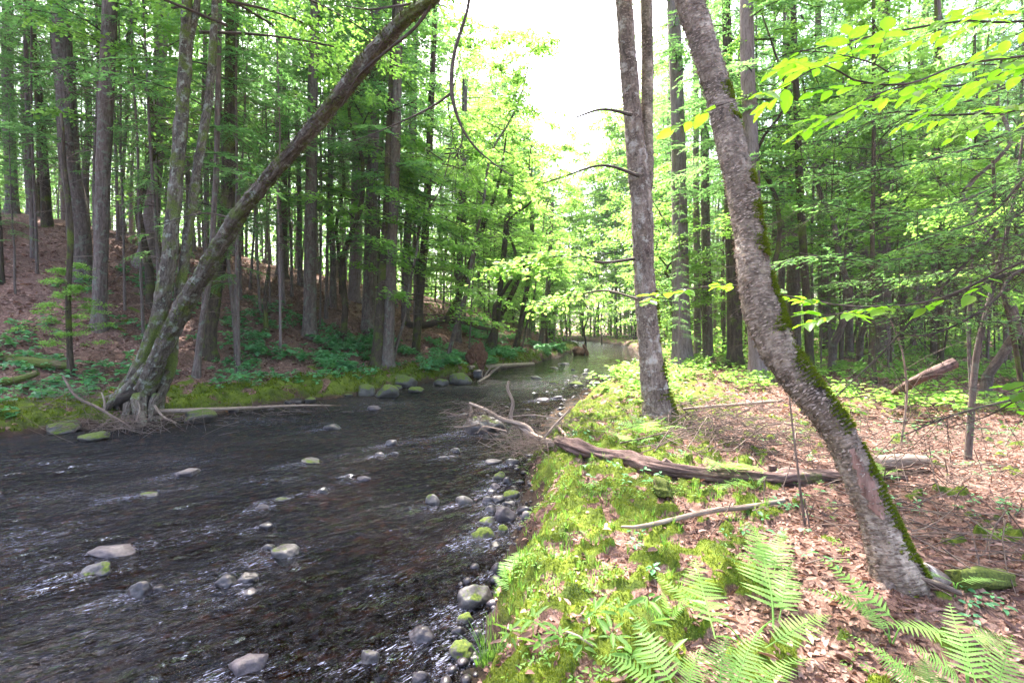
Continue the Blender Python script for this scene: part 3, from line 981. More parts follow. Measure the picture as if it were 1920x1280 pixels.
def needle_spray(g, P, twig_len, step=0.14, nl=0.085, nw=0.016, t0=0.15, mneed=0, mtwig=1, wood=True, dens=1.0, wr=0.004):
    """flat hemlock spray along the polyline P; leaflets are single slim triangles"""
    L = np.concatenate([[0], np.cumsum(np.linalg.norm(np.diff(P, axis=0), axis=1))])
    tot = L[-1]
    s = np.arange(t0 * tot, tot, step)
    if len(s) == 0: return
    s = np.repeat(s, 2) + rng.uniform(-.4, .4, len(s) * 2) * step
    s = np.clip(s, 0, tot)
    side = np.tile([1, -1], len(s) // 2)
    B = np.stack([np.interp(s, L, P[:, k]) for k in range(3)], 1)
    s2 = np.clip(s + 0.05, 0, tot)
    s1 = s2 - 0.1
    T = norm(np.stack([np.interp(s2, L, P[:, k]) - np.interp(s1, L, P[:, k]) for k in range(3)], 1))
    h = norm(np.cross(T, np.array([0, 0, 1.0])))
    f = s / tot
    tl = twig_len * (0.35 + 0.9 * np.sin(np.pi * np.clip(f * .85 + .1, 0, 1))) * rng.uniform(.5, 1.15, len(s))
    D = norm(T * 0.75 + h * side[:, None] * 0.85 + rng.normal(size=T.shape) * 0.13)
    if wood:
        # twig: slim triangle strip
        up = np.array([0, 0, 1.0])
        sd_ = norm(np.cross(D, up)) * wr
        tip = B + D * tl[:, None] - up * (tl ** 1.6 * .35)[:, None]
        V = np.stack([B - sd_, B + sd_, tip], 1)
        F = np.arange(len(B))[:, None] * 3 + np.array([0, 1, 2])
        g.add(V.reshape(-1, 3), F, .5, m=mtwig)
    m = np.maximum((tl / (nl * 0.55) * dens).astype(int), 2)
    idx = np.repeat(np.arange(len(s)), m * 2)
    q = rng.random(len(idx))
    sd2 = np.where(rng.random(len(idx)) < .5, 1, -1)
    c = B[idx] + D[idx] * (tl[idx] * q)[:, None]
    c[:, 2] -= (tl[idx] * q) ** 1.6 * .35
    h2 = norm(np.cross(D[idx], np.array([0, 0, 1.0])))
    dd = norm(D[idx] * .8 + h2 * sd2[:, None] * .75 + np.array([0, 0, -.15]) + rng.normal(size=c.shape) * .16)
    nr = norm(np.array([0, 0, 1.0]) + rng.normal(size=c.shape) * .35)
    ln = nl * rng.uniform(.6, 1.3, len(idx)) * (1.1 - .4 * q)
    base = rng.random()
    leaves(g, c, dd, nr, ln, nw * rng.uniform(.7, 1.3, len(idx)), np.clip(base * .4 + .6 * rng.random(len(idx)), 0, 1), m=mneed, tri=True)


def leaf_spray(g, P, n, spread, ll=0.09, lw=0.06, m=0, t0=0.15, zj=0.06, droopy=0.15, mtwig=1, keep=None, six=False, vlo=0.0):
    """layered fan of broad leaves around limb P"""
    L = np.concatenate([[0], np.cumsum(np.linalg.norm(np.diff(P, axis=0), axis=1))])
    tot = L[-1]
    # side twigs
    nt_ = max(4, int(n / 9))
    s = tot * (t0 + (1 - t0) * rng.random(nt_) ** .85)
    side = np.where(rng.random(nt_) < .5, 1.0, -1.0)
    B = np.stack([np.interp(s, L, P[:, k]) for k in range(3)], 1)
    s2 = np.clip(s + .05, 0, tot)
    T = norm(np.stack([np.interp(s2, L, P[:, k]) - np.interp(s2 - .1, L, P[:, k]) for k in range(3)], 1))
    h = norm(np.cross(T, np.array([0, 0, 1.0])))
    D = norm(T * .8 + h * side[:, None] * rng.uniform(.4, 1.2, nt_)[:, None] + rng.normal(size=T.shape) * np.array([.2, .2, .12]))
    tl = spread * rng.uniform(.35, 1.1, nt_) * (1.15 - .5 * s / tot)
    m_ = max(3, int(n / nt_))
    idx = np.repeat(np.arange(nt_), m_)
    q = rng.random(len(idx)) ** .8
    c = B[idx] + D[idx] * (tl[idx] * q)[:, None] + rng.normal(size=(len(idx), 3)) * np.array([ll * .5, ll * .5, zj])
    c[:, 2] -= droopy * (tl[idx] * q) ** 1.5
    h2 = norm(np.cross(D[idx], np.array([0, 0, 1.0])))
    sg = np.where(rng.random(len(idx)) < .5, 1.0, -1.0)
    dd = norm(D[idx] * .7 + h2 * (sg * rng.uniform(.2, 1.1, len(idx)))[:, None] + np.array([0, 0, -.2]) + rng.normal(size=c.shape) * .2)
    nr = norm(np.array([0, 0, 1.0]) + rng.normal(size=c.shape) * .38)
    v = np.clip(vlo + (1 - vlo) * (rng.random() * .35 + rng.random(len(idx)) * .65), 0, 1)
    K = np.ones(len(idx), bool) if keep is None else keep(c)
    if K.sum():
        leaves(g, c[K], dd[K], nr[K], ll * rng.uniform(.6, 1.25, K.sum()), lw * rng.uniform(.7, 1.2, K.sum()), v[K], m=m, six=six)
    up = np.array([0, 0, 1.0])
    sd_ = norm(np.cross(D, up)) * .004
    tip = B + D * tl[:, None] - up * (droopy * tl ** 1.5)[:, None]
    V = np.stack([B - sd_, B + sd_, tip], 1)
    g.add(V.reshape(-1, 3), np.arange(nt_)[:, None] * 3 + np.array([0, 1, 2]), .5, m=mtwig)


def furrow(amp=0.06, fz=0.9, fa=1.0, seed=0.0):
    def f(a, L, bc):
        p = np.stack([np.cos(a).ravel() * 2.2 * fa, np.sin(a).ravel() * 2.2 * fa, L.ravel() * fz + seed], 1)
        return amp * fbm(p, 3)
    return f


# -- trunks and crowns shared between the forest trees
def hemlock_crown(hgt, seed, low=4.0, nb=48, Lm=2.6, dens=1.0):
    g = G()
    for k in range(nb):
        f = (k + rng.random()) / nb
        z = low + (hgt - low) * f ** 0.95
        L = Lm * (1 - 0.72 * ((z - low) / (hgt - low)) ** 1.3) * rng.uniform(.55, 1.15)
        P = curve_branch((0, 0, z), rng.random() * 6.283, L, rng.uniform(-.05, .12), rng.uniform(.12, .32))
        Pr, rr_ = resample(P, np.linspace(0.022, .005, len(P)), .5)
        tube(g, Pr, rr_, 3, m=1, cap=False)
        needle_spray(g, P, 0.62, step=0.16 / dens, nl=0.15, nw=0.040, dens=1.15, wr=.006)
    return g.mesh('crown', [M_NEED, M_DTWIG])


def maple_crown(hgt, seed, low=3.0, nb=34, Lm=3.0, n=130):
    g = G()
    for k in range(nb):
        f = (k + rng.random()) / nb
        z = low + (hgt - low) * f
        L = Lm * (1 - 0.6 * f) * rng.uniform(.6, 1.2)
        P = curve_branch((0, 0, z), rng.random() * 6.283, L, rng.uniform(.15, .45), rng.uniform(.1, .3))
        Pr, rr_ = resample(P, np.linspace(0.025, .005, len(P)), .5)
        tube(g, Pr, rr_, 3, m=1, cap=False)
        leaf_spray(g, P, n, 0.9, ll=.135, lw=.11)
    return g.mesh('crown', [M_LEAFL, M_DTWIG])


def dead_limbs(hgt, lo=1.2, hi=9.0, n=26):
    g = G()
    for k in range(n):
        z = rng.uniform(lo, hi)
        L = rng.uniform(.4, 2.2)
        P = curve_branch((0, 0, z), rng.random() * 6.283, L, rng.uniform(-.1, .2), rng.uniform(0, .45), wig=.12)
        Pr, rr_ = resample(P, np.linspace(0.013, .003, len(P)), .4)
        tube(g, Pr, rr_, 3, cap=False)
        for j in range(int(L * 3)):
            i = rng.integers(1, len(Pr))
            Q = curve_branch(Pr[i], rng.random() * 6.283, rng.uniform(.15, .6), rng.uniform(-.2, .2), .3, n=4)
            tube(g, Q, np.linspace(.005, .0015, 4), 3, cap=False)
    return g.mesh('dead_branches', [M_TWIG])


def trunk_mesh(hgt, r0, mt, seed, wob=.12):
    g = G()
    n = 9
    z = np.linspace(-.4, hgt, n)
    P = np.stack([rng.normal(size=n) * wob, rng.normal(size=n) * wob, z], 1)
    P[:2, :2] = 0
    rad = r0 * (1 - z.clip(0) / hgt * .82)
    P, rad = resample(P, rad, .45)
    zz = P[:, 2]
    rad = rad * (1 + .28 * np.exp(-zz.clip(0) / .28))
    tube(g, P, rad, 11, disp=furrow(.10, seed=seed), cap=False, seed=seed)
    return g.mesh('trunk', [mt])


HEM_C = [hemlock_crown(17 + 2 * k, k, low=[3.4, 4.6, 5.6, 6.6, 4.0][k]) for k in range(5)]
HEM_H = [17, 19, 21, 23, 25]
MAP_C = [maple_crown([8, 11, 14, 12][k], k, low=[1.8, 3.0, 4.5, 3.2][k], n=190) for k in range(4)]
MAP_H = [8, 11, 14, 12]
DEAD = [dead_limbs(20) for k in range(4)]
TRK = [trunk_mesh(18, .17, M_HEM, 1), trunk_mesh(18, .17, M_HEM, 2), trunk_mesh(18, .17, M_HEMP, 3), trunk_mesh(18, .17, M_HEM, 4), trunk_mesh(18, .17, M_DARK, 5)]
TRM = [trunk_mesh(10, .07, M_DARK, 6, .2), trunk_mesh(10, .07, M_HEM, 7, .2)]

TREES = []      # (x, y, r) for spacing


def forest_tree(x, y, kind, r, label, group, idx, lean=0.0, hs=1.0, dead=True):
    z = H(x, y) - .05
    rnd = np.random.default_rng(idx * 13 + 5)
    t = thing('hemlock_tree' if kind == 'h' else 'maple_tree', (x, y, z), label, 'tree', group, ws=False)
    t.rotation_euler = (rnd.normal() * .02 + lean * .3, rnd.normal() * .02 + lean, rnd.random() * 6.28)
    if kind == 'h':
        k = rnd.integers(5)
        tr = link('trunk', TRK[rnd.integers(5)], t)
        hh = HEM_H[k] * hs
        tr.scale = (r / .17, r / .17, hh / 18)
        cr = link('crown', HEM_C[k], t)
        cr.scale = (hs, hs, hs)
        if dead:
            dd = link('dead_twigs', DEAD[rnd.integers(4)], t)
            dd.rotation_euler.z = rnd.random() * 6
    else:
        k = rnd.integers(4)
        tr = link('trunk', TRM[rnd.integers(2)], t)
        tr.scale = (r / .07, r / .07, MAP_H[k] * hs / 10)
        cr = link('crown', MAP_C[k], t)
        cr.scale = (hs, hs, hs)
    TREES.append((x, y, r))
    return t


# ---------------------------------------------------------------- hero trunks from the photograph
def px_path(pts, Y0, dY=0.0):
    n = len(pts)
    P, R_ = [], []
    for i, (px, py, w) in enumerate(pts):
        Yq = Y0 + dY * i / (n - 1)
        p = at(px, py, Yq)
        P.append(p)
        R_.append(prad(px, w, Yq) * .92)
    return np.array(P), np.array(R_)


def hero_tree(name, cat, pts, label, bark, group=None, Y0=None, dY=0.0, top=18.0, crown=None, disp=0.08, seg=16, step=.12, dead=0, flare=.45, hgt_crown=None, crown_scale=1.0):
    if Y0 is None:
        b = onground(pts[0][0], pts[0][1])
        Y0 = b[1]
    P, R_ = px_path(pts, Y0, dY)
    zb = H(P[0][0], P[0][1])
    base = P[0].copy()
    base[2] = zb
    root = thing(name, base, label, cat, group)
    P = np.vstack([P[0] + (P[0] - P[1]) * 0, P])
    P[0] = base - np.array([0, 0, .35])
    R_ = np.concatenate([[R_[0] * 1.05], R_])
    # carry the trunk on above the picture
    d = norm(P[-1] - P[-2])
    d = norm(d * .6 + np.array([0, 0, .4]))
    if top > P[-1][2] + 1:
        q = P[-1] + d * (top - P[-1][2]) / d[2]
        P = np.vstack([P, (P[-1] + q) / 2 + rng.normal(size=3) * .1, q])
        R_ = np.concatenate([R_, [R_[-1] * .65, .03]])
    g = G()
    Pr, rr_ = resample(P, R_, step)
    h_ = (Pr[:, 2] - zb).clip(0)
    rr_ = rr_ * (1 + flare * np.exp(-h_ / .25))
    tube(g, Pr, rr_, seg, disp=furrow(disp, seed=hash(label) % 97 if False else len(label) * 1.7), cap=True, seed=len(label) * .37)
    g.obj('trunk', bark, root)
    TREES.append((base[0], base[1], R_[1]))
    root['_top'] = list(map(float, Pr[-1]))
    if crown is not None:
        me, sc_ = crown
        o = link('crown', me, root, loc=(0, 0, 0))
        o.scale = (sc_, sc_, sc_)
        o.rotation_euler = (0, 0, len(label) * 1.3)
        tp = Pr[-1] - Pr[0]
        hor = math.hypot(tp[0], tp[1])
        ang = math.atan2(hor, tp[2])
        ax = Vector((-tp[1], tp[0], 0))
        if hor > .3:
            o.rotation_mode = 'QUATERNION'
            o.rotation_quaternion = Quaternion(ax, ang) @ Quaternion((0, 0, 1), len(label) * 1.3)
    if dead:
        o = link('dead_twigs', DEAD[dead % 4], root, loc=(0, 0, 0))
        o.rotation_euler.z = len(label)
    return root, Pr, rr_


# standing trees of the left hillside
HT = [
 ([(150, 420, 44), (130, 300, 44), (122, 150, 42), (112, 0, 40)], 'thick brown trunk with a rough outline near the left end of the hillside', M_HEM, 17.0),
 ([(20, 330, 28), (14, 150, 26), (14, 0, 24)], 'grey trunk at the leftmost edge of the hillside', M_HEM, 22.0),
 ([(62, 400, 26), (48, 200, 22), (58, 0, 20)], 'slim trunk between the leftmost and the thick brown trunk', M_HEM, 24.0),
 ([(186, 618, 32), (190, 450, 32), (196, 250, 33), (206, 0, 33)], 'straight grey brown trunk rising from the herbs on the left hillside', M_HEM, None),
 ([(272, 495, 42), (285, 400, 34), (297, 200, 30), (304, 0, 28)], 'smooth pale violet grey trunk with knots on the left hillside', M_HEMP, None),
 ([(528, 520, 24), (529, 350, 21), (528, 180, 19), (524, 0, 18)], 'straight trunk behind the leaning tree, left one of two', M_HEM, None),
 ([(580, 630, 28), (583, 420, 24), (586, 200, 21), (592, 0, 20)], 'straight trunk behind the leaning tree, right one of two, moss at its foot', M_HEM, None),
 ([(664, 560, 24), (667, 380, 20), (672, 200, 18), (675, 0, 16)], 'grey trunk on the hillside just left of the brown pair', M_HEMP, None),
 ([(690, 625, 28), (695, 450, 25), (700, 250, 22), (705, 0, 20)], 'brown trunk of the hillside with dark ivy coloured bark behind the bank pair', M_HEM, None),
 ([(727, 690, 24), (735, 450, 22), (742, 280, 19), (750, 0, 16)], 'right trunk of the mossy footed pair on the far bank', M_HEM, None),
 ([(706, 690, 26), (716, 560, 22), (724, 430, 18), (730, 250, 14)], 'left trunk of the mossy footed pair on the far bank', M_DARK, None),
 ([(779, 665, 16), (790, 520, 17), (800, 400, 15), (808, 200, 13)], 'slim dark trunk leaning right on the far bank by the moss', M_DARK, None),
 ([(760, 540, 16), (768, 350, 14), (775, 150, 12)], 'thin hillside trunk left of the slim dark leaning one', M_HEM, 27.0),
 ([(858, 640, 14), (862, 500, 13), (868, 350, 12), (872, 150, 11)], 'thin straight trunk beside the arching dead tree', M_HEM, None),
 ([(925, 660, 12), (936, 560, 12), (950, 420, 11), (962, 300, 10)], 'slim trunk leaning right over the upstream bank', M_DARK, None),
 ([(912, 655, 12), (935, 600, 11), (965, 540, 10), (990, 470, 9)], 'dark sapling leaning strongly over the upstream bank', M_DARK, None),
 ([(968, 652, 12), (985, 560, 11), (995, 480, 10), (1000, 350, 9)], 'slender trunk on the upstream bank before the teal shrub', M_DARK, None),
 ([(1012, 650, 11), (1022, 590, 10), (1030, 500, 9), (1035, 380, 8)], 'last slim trunk on the upstream bank left of the bend', M_HEM, None),
 ([(386, 668, 40), (400, 540, 38), (425, 400, 30), (432, 200, 26), (436, 0, 26)], 'thick dark trunk right behind the lichened leaning tree', M_DARK, None),
 ([(368, 705, 16), (378, 610, 13), (392, 520, 12), (402, 380, 12), (408, 220, 12)], 'thin mossy footed trunk in front of the thick dark trunk', M_HEM, None),
 ([(133, 710, 14), (128, 560, 13), (132, 430, 14), (120, 300, 10)], 'thin dark sapling at the far left bank in front of the herbs', M_DARK, None),
 ([(500, 625, 10), (497, 560, 8), (505, 500, 7)], 'short mossy dead stem among the herbs of the hillside', M_DARK, None),
]
for k, (pts, lab, bk, Y0) in enumerate(HT):
    short = 'short mossy' in lab
    sap = 'sapling' in lab
    rim = 850 < pts[0][0] < 1100
    hero_tree('maple_tree' if rim and not sap else 'hemlock_tree' if not sap and not short else ('sapling' if sap else 'snag'), 'tree' if not short else 'dead stem', pts, lab, bk, Y0=Y0, group='trees standing on the far hillside' if not short else None,
              top=((11 if rim else 24) if not sap else 7) if not short else 0, crown=None if short else ((MAP_C[k % 4], .85) if rim and not sap else (HEM_C[k % 5], 1.12) if not sap else (MAP_C[k % 4], .33)), dead=0 if short or sap else k + 1, disp=.10)

# right side trunks behind the birches
HR = [
 ([(1280, 682, 42), (1276, 560, 36), (1274, 400, 32), (1270, 200, 28), (1262, 0, 26)], 'broad pinkish brown trunk just right of the twin birch', M_HEMP),
 ([(1327, 675, 22), (1325, 520, 20), (1322, 350, 18), (1322, 100, 16)], 'mid brown trunk between the broad pinkish trunk and the mossy one', M_HEM),
 ([(1378, 690, 34), (1376, 560, 30), (1370, 400, 26), (1366, 200, 22)], 'mossy footed dark trunk hidden partly by the low beech leaves', M_DARK),
 ([(1308, 668, 16), (1307, 520, 14), (1305, 350, 13), (1305, 150, 12)], 'slender pale trunk behind the broad pinkish one', M_HEMP),
 ([(1425, 712, 44), (1418, 600, 38), (1412, 400, 34), (1405, 200, 30), (1400, 0, 28)], 'grey trunk standing directly behind the leaning birch', M_HEMP),
 ([(1520, 705, 18), (1512, 560, 17), (1502, 400, 17), (1494, 200, 14), (1488, 0, 12)], 'narrow black mossy trunk with bare side branches right of the leaning birch', M_DARK),
 ([(1488, 662, 30), (1487, 500, 27), (1485, 300, 25), (1483, 60, 22)], 'straight grey trunk behind the narrow black mossy one', M_HEM),
 ([(1547, 660, 24), (1543, 500, 22), (1540, 350, 20), (1535, 180, 18)], 'straight trunk just right of the narrow black mossy one', M_HEM),
 ([(1560, 655, 14), (1562, 480, 12), (1563, 250, 11)], 'thin whitish trunk beyond the right hand thicket', M_HEMP),
 ([(1655, 660, 40), (1654, 500, 36), (1652, 330, 34), (1650, 150, 32)], 'wide furrowed grey trunk beyond the right hand thicket', M_HEMP),
 ([(1638, 720, 12), (1636, 560, 11), (1636, 400, 10), (1638, 300, 9)], 'thin black stem in front of the wide furrowed grey trunk', M_DARK),
 ([(1763, 690, 14), (1764, 560, 12), (1762, 400, 10), (1758, 200, 9)], 'slim dark trunk behind the crossing hemlock boughs', M_DARK),
 ([(1592, 650, 18), (1593, 450, 16), (1592, 200, 14)], 'mid grey trunk between the straight pair and the wide furrowed trunk', M_HEM),
 ([(1722, 655, 20), (1724, 450, 18), (1728, 200, 16)], 'grey trunk far behind the upturned dead log', M_HEM),
 ([(1840, 655, 18), (1842, 450, 16), (1838, 200, 14)], 'grey trunk far behind the right hand sapling', M_HEM),
]
for k, (pts, lab, bk) in enumerate(HR):
    thin = pts[0][2] < 15
    Y0 = None
    if pts[0][1] < 668:
        Y0 = 24.0 + (k % 3) * 3
    hero_tree('hemlock_tree', 'tree', pts, lab, bk, Y0=Y0, group='trees standing on the near side of the stream', top=24, crown=(HEM_C[(k + 2) % 5], 1.1) if not thin else (MAP_C[k % 4], .8), dead=k + 1, disp=.10)


# ---------------------------------------------------------------- the leaning birch beside the camera
def child_branch(root, pts, mat_, name='branch', k=6, step=.08, disp=.06):
    """pts: (px,py,wpx,Y)"""
    P = np.array([at(a, b, d) for a, b, c, d in pts])
    rad = np.array([prad(a, c, d) for a, b, c, d in pts])
    P, rad = resample(P, rad, step)
    g = G()
    tube(g, P, rad, k, disp=furrow(disp, 4), seed=pts[0][0] * .01)
    return g.obj(name, mat_, root), P


def twigs_on(g, P, n, L0, r0, az=None, m=0, sub=2):
    for j in range(n):
        i = rng.integers(max(1, len(P) // 6), len(P))
        T = norm(P[min(i + 1, len(P) - 1)] - P[max(i - 1, 0)])
        d = norm(T * .7 + rng.normal(size=3) * np.array([.6, .6, .45]))
        L = L0 * rng.uniform(.35, 1.1)
        t = np.linspace(0, 1, 5)[:, None]
        Q = P[i] + d * L * t + rng.normal(size=3) * .12 * L * t * t + np.array([0, 0, -.18 * L]) * t * t
        tube(g, Q, np.linspace(r0, r0 * .3, 5), 3, cap=False, m=m)
        for s in range(sub):
            d2 = norm(d + rng.normal(size=3) * .6)
            q0 = Q[rng.integers(1, 4)]
            Q2 = q0 + d2 * L * .45 * np.linspace(0, 1, 4)[:, None]
            tube(g, Q2, np.linspace(r0 * .5, r0 * .2, 4), 3, cap=False, m=m)


def flakes(g, Pr, rr_, n, lo, hi, size, seed=0, out=1.02):
    """peeling curls of birch bark standing off the trunk"""
    T, N, B = frames(Pr)
    i = rng.integers(lo, min(hi, len(Pr)), n)
    a = rng.random(n) * 2 * np.pi
    rd = N[i] * np.cos(a)[:, None] + B[i] * np.sin(a)[:, None]
    c = Pr[i] + rd * (rr_[i] * out)[:, None] + T[i] * rng.uniform(-.02, .02, n)[:, None]
    tang = norm(np.cross(T[i], rd)) * np.where(rng.random(n) < .5, 1, -1)[:, None]
    d = norm(tang * .9 + rd * rng.uniform(.0, .45, n)[:, None] + T[i] * rng.normal(size=n)[:, None] * .22)
    leaves(g, c, d, rd + rng.normal(size=(n, 3)) * .2, size * rng.uniform(.4, 1.4, n), size * .38 * rng.uniform(.4, 1.5, n), np.clip(rng.random(n) ** 1.6 * .8 + .35 * fbm(c * 2.5, 2), 0, 1), fold=-.25)


def moss_on(g, c, nrm, n, h):
    d = norm(nrm + rng.normal(size=nrm.shape) * .55)
    leaves(g, c, d, rng.normal(size=c.shape), h * rng.uniform(.5, 1.3, len(c)), h * .35, rng.random(len(c)), tri=True)


birch_pts = [(1700, 1135, 112, 2.98), (1668, 1040, 98, 3.02), (1640, 960, 86, 3.08), (1600, 870, 82, 3.15), (1565, 800, 80, 3.2), (1510, 730, 84, 3.3), (1462, 660, 88, 3.42), (1430, 580, 92, 3.55),
             (1412, 500, 76, 3.65), (1398, 400, 70, 3.8), (1375, 290, 66, 3.95), (1345, 170, 62, 4.15), (1312, 60, 62, 4.3), (1285, -30, 60, 4.4)]
bb_ = onground(1705, 1140)
P = np.array([at(a, b, d) for a, b, c, d in birch_pts])
rad = np.array([prad(a, c, d) for a, b, c, d in birch_pts]) * .80
BIRCH = thing('birch_tree', (P[0][0], P[0][1], H(P[0][0], P[0][1])), 'big scaly birch leaning left beside the ferns, moss down its right side', 'tree')
Pt = [P[0] + np.array([.10, -.05, -.38])] + list(P)
rt = [rad[0] * 1.25] + list(rad)
dirv = norm(P[-1] - P[-2])
for k in range(1, 6):
    dirv = norm(dirv + np.array([0.03, .02, .22]))
    Pt.append(Pt[-1] + dirv * 1.6)
    rt.append(rad[-1] * (1 - k * .17))
Pb, rb = resample(np.array(Pt), np.array(rt), .022)
hz = (Pb[:, 2] - H(P[0][0], P[0][1])).clip(0)
rb = rb * (1 + .42 * np.exp(-hz / .14))


def birch_disp(a, L, bc):
    ang, l = a.ravel(), L.ravel()
    c3 = np.stack([np.cos(ang) * 1.1, np.sin(ang) * 1.1, l * 1.2], 1)
    d = .07 * fbm(c3, 3)
    pl = fbm(np.stack([np.cos(ang) * 2.6, np.sin(ang) * 2.6, l * 7], 1), 3)
    d += .075 * np.clip(pl * 2.2, -.6, .6)
    ss = fbm(np.stack([np.cos(ang) * 5, np.sin(ang) * 5, l * 26], 1), 2)
    return d + .018 * ss


g = G()
tube(g, Pb, rb, 72, disp=birch_disp, seed=1.0)
g.obj('trunk', M_BIRCH, BIRCH)
nfl = int(np.searchsorted(np.cumsum(np.linalg.norm(np.diff(Pb, axis=0), axis=1)), 5.2))
g = G()
flakes(g, Pb, rb, 8000, 20, nfl, .030, out=1.03)
g.obj('bark_flakes', M_FLAKE, BIRCH)['kind'] = 'stuff'
# moss along the right-hand side
T, N, B = frames(Pb)
n = 26000
i = (rng.random(n) ** 1.4 * nfl * .80).astype(int) + 6
want = norm(np.array([.72, -.78, .3]))
tgt = norm(want[None] - T[i] * (T[i] @ want)[:, None])
a0 = np.arctan2(np.sum(tgt * B[i], 1), np.sum(tgt * N[i], 1))
a = a0 + rng.normal(size=n) * .40 + .18 * np.sin(i * .05)
rd = N[i] * np.cos(a)[:, None] + B[i] * np.sin(a)[:, None]
c = Pb[i] + rd * (rb[i] * 1.03)[:, None]
dens = fbm(c * 4.5, 3) + .62 - .5 * np.abs(a - a0) - np.clip(i / nfl - .22, 0, 1) * 1.3
K = dens > .12
g = G()
moss_on(g, c[K], rd[K] * 1.0, K.sum(), .026)
g.obj('moss', M_MOSST, BIRCH)['kind'] = 'stuff'
# patch where the outer bark is gone, above the foot on the camera side
M_BARE = bark_mat('exposed_inner_wood', (0.07, 0.034, 0.026), (0.22, 0.115, 0.09), (0.42, 0.27, 0.23), vs=(12, 12, 1.5), bstr=.5)
i0, i1 = int(np.argmin(np.abs(Pb[:, 2] - 0.98))), int(np.argmin(np.abs(Pb[:, 2] - 1.17)))
ii = np.linspace(i0 - 4, i1 + 6, 14).astype(int)
aw = norm(np.array([-.25, -1.0, 0.1]))
VV = []
for q, ix in enumerate(ii):
    tg_ = norm(aw - T_b[ix] * (T_b[ix] @ aw)) if False else norm(aw)
    f = q / (len(ii) - 1)
    half = (.42 + .10 * rng.normal()) * math.sin(math.pi * min(max(f, .04), .96)) ** .5
    Tq = norm(Pb[ix + 1] - Pb[ix - 1])
    e1 = norm(aw - Tq * (Tq @ aw))
    e2 = np.cross(Tq, e1)
    for aa in np.linspace(-half, half, 9):
        jj = 1.075 + .012 * rng.normal() - .05 * (abs(aa) / half > .95)
        VV.append(Pb[ix] + (e1 * math.cos(aa) + e2 * math.sin(aa)) * rb[ix] * jj)
g = G()
g.add(np.array(VV), grid_faces(9, len(ii)))
g.obj('bare_wood', M_BARE, BIRCH)
# roots
for q, (pts, w0) in enumerate([([(1690, 1120, 46, 3.0), (1660, 1150, 30, 2.93), (1640, 1175, 14, 2.9)], 0), ([(1720, 1110, 60, 3.0), (1775, 1140, 34, 3.0), (1830, 1165, 16, 2.96)], 0)]):
    P_ = np.array([at(a_, b_, d_) for a_, b_, c_, d_ in pts])
    P_[:, 2] = [max(H(p_[0], p_[1]) + (.03 if j == 0 else 0.0), p_[2] if j == 0 else -9) - .02 * j for j, p_ in enumerate(P_)]
    r_ = np.array([c_ / 2 * d_ / FPX for a_, b_, c_, d_ in pts])
    P_, r_ = resample(P_, r_, .04)
    g = G()
    tube(g, P_, r_, 14, disp=furrow(.15, 5, 1.2))
    g.obj('root', M_BIRCH2, BIRCH)

# sunlit openings (ground, world xy, radius) the canopy leaves free
GAPS = []
for px, py, r_ in [(1440, 1010, .42), (1560, 1150, .45), (1500, 1240, .35), (1700, 885, .42), (1690, 1185, .25), (1200, 800, .5), (1100, 900, .5), (1340, 880, .5), (1060, 1000, .45), (1130, 870, .5),
                   (1860, 1180, .22), (1350, 1050, .35), (1250, 860, .4), (1010, 900, .3), (1100, 1080, .35), (1300, 960, .3), (1330, 1090, .45), (1430, 1120, .5), (1540, 1080, .4), (1620, 1230, .45), (1500, 1200, .45), (1230, 1080, .35), (1850, 1150, .25), (1500, 880, .4), (1420, 840, .5), (1600, 870, .4), (1300, 840, .4)]:
    q = onground(px, py)
    GAPS.append((q[0], q[1], r_ * 1.45))
q = onground(1420, 510) if False else None


def sun_keep(c):
    """True where a leaf would not shade one of the openings"""
    t = (c[:, 2] - .5) / SUNV[2]
    gx_, gy_ = c[:, 0] - SUNV[0] * t, c[:, 1] - SUNV[1] * t
    k = np.ones(len(c), bool)
    n_ = .14 * pn(np.stack([gx_ * 4, gy_ * 4, 0 * gx_], 1))
    for a_, b_, r_ in GAPS:
        k &= np.hypot(gx_ - a_, gy_ - b_) > r_ + n_
    return k


def big_crown(root, top, n_b, Lm, z0, z1, axis_pts, nleaf=300, mats=None, wood=M_DTWIG, ll=.09, vlo=0):
    """broad-leaved crown on the upper part of a hero tree"""
    g = G()
    for k in range(n_b):
        z = z0 + (z1 - z0) * (k + rng.random()) / n_b
        i = int(np.argmin(np.abs(axis_pts[:, 2] - z)))
        o = axis_pts[i]
        P_ = curve_branch(o, rng.random() * 6.283, Lm * rng.uniform(.5, 1.1), rng.uniform(.2, .6), rng.uniform(.1, .35))
        Pr, r_ = resample(P_, np.linspace(.035, .006, len(P_)), .4)
        tube(g, Pr, r_, 4, m=1, cap=False)
        leaf_spray(g, P_, nleaf, 1.0, ll=ll, lw=ll * .65, keep=sun_keep, vlo=vlo)
    return g.obj('crown', [M_LEAFL, wood], root)


big_crown(BIRCH, None, 22, 2.6, 6.6, 12.0, Pb, 420)

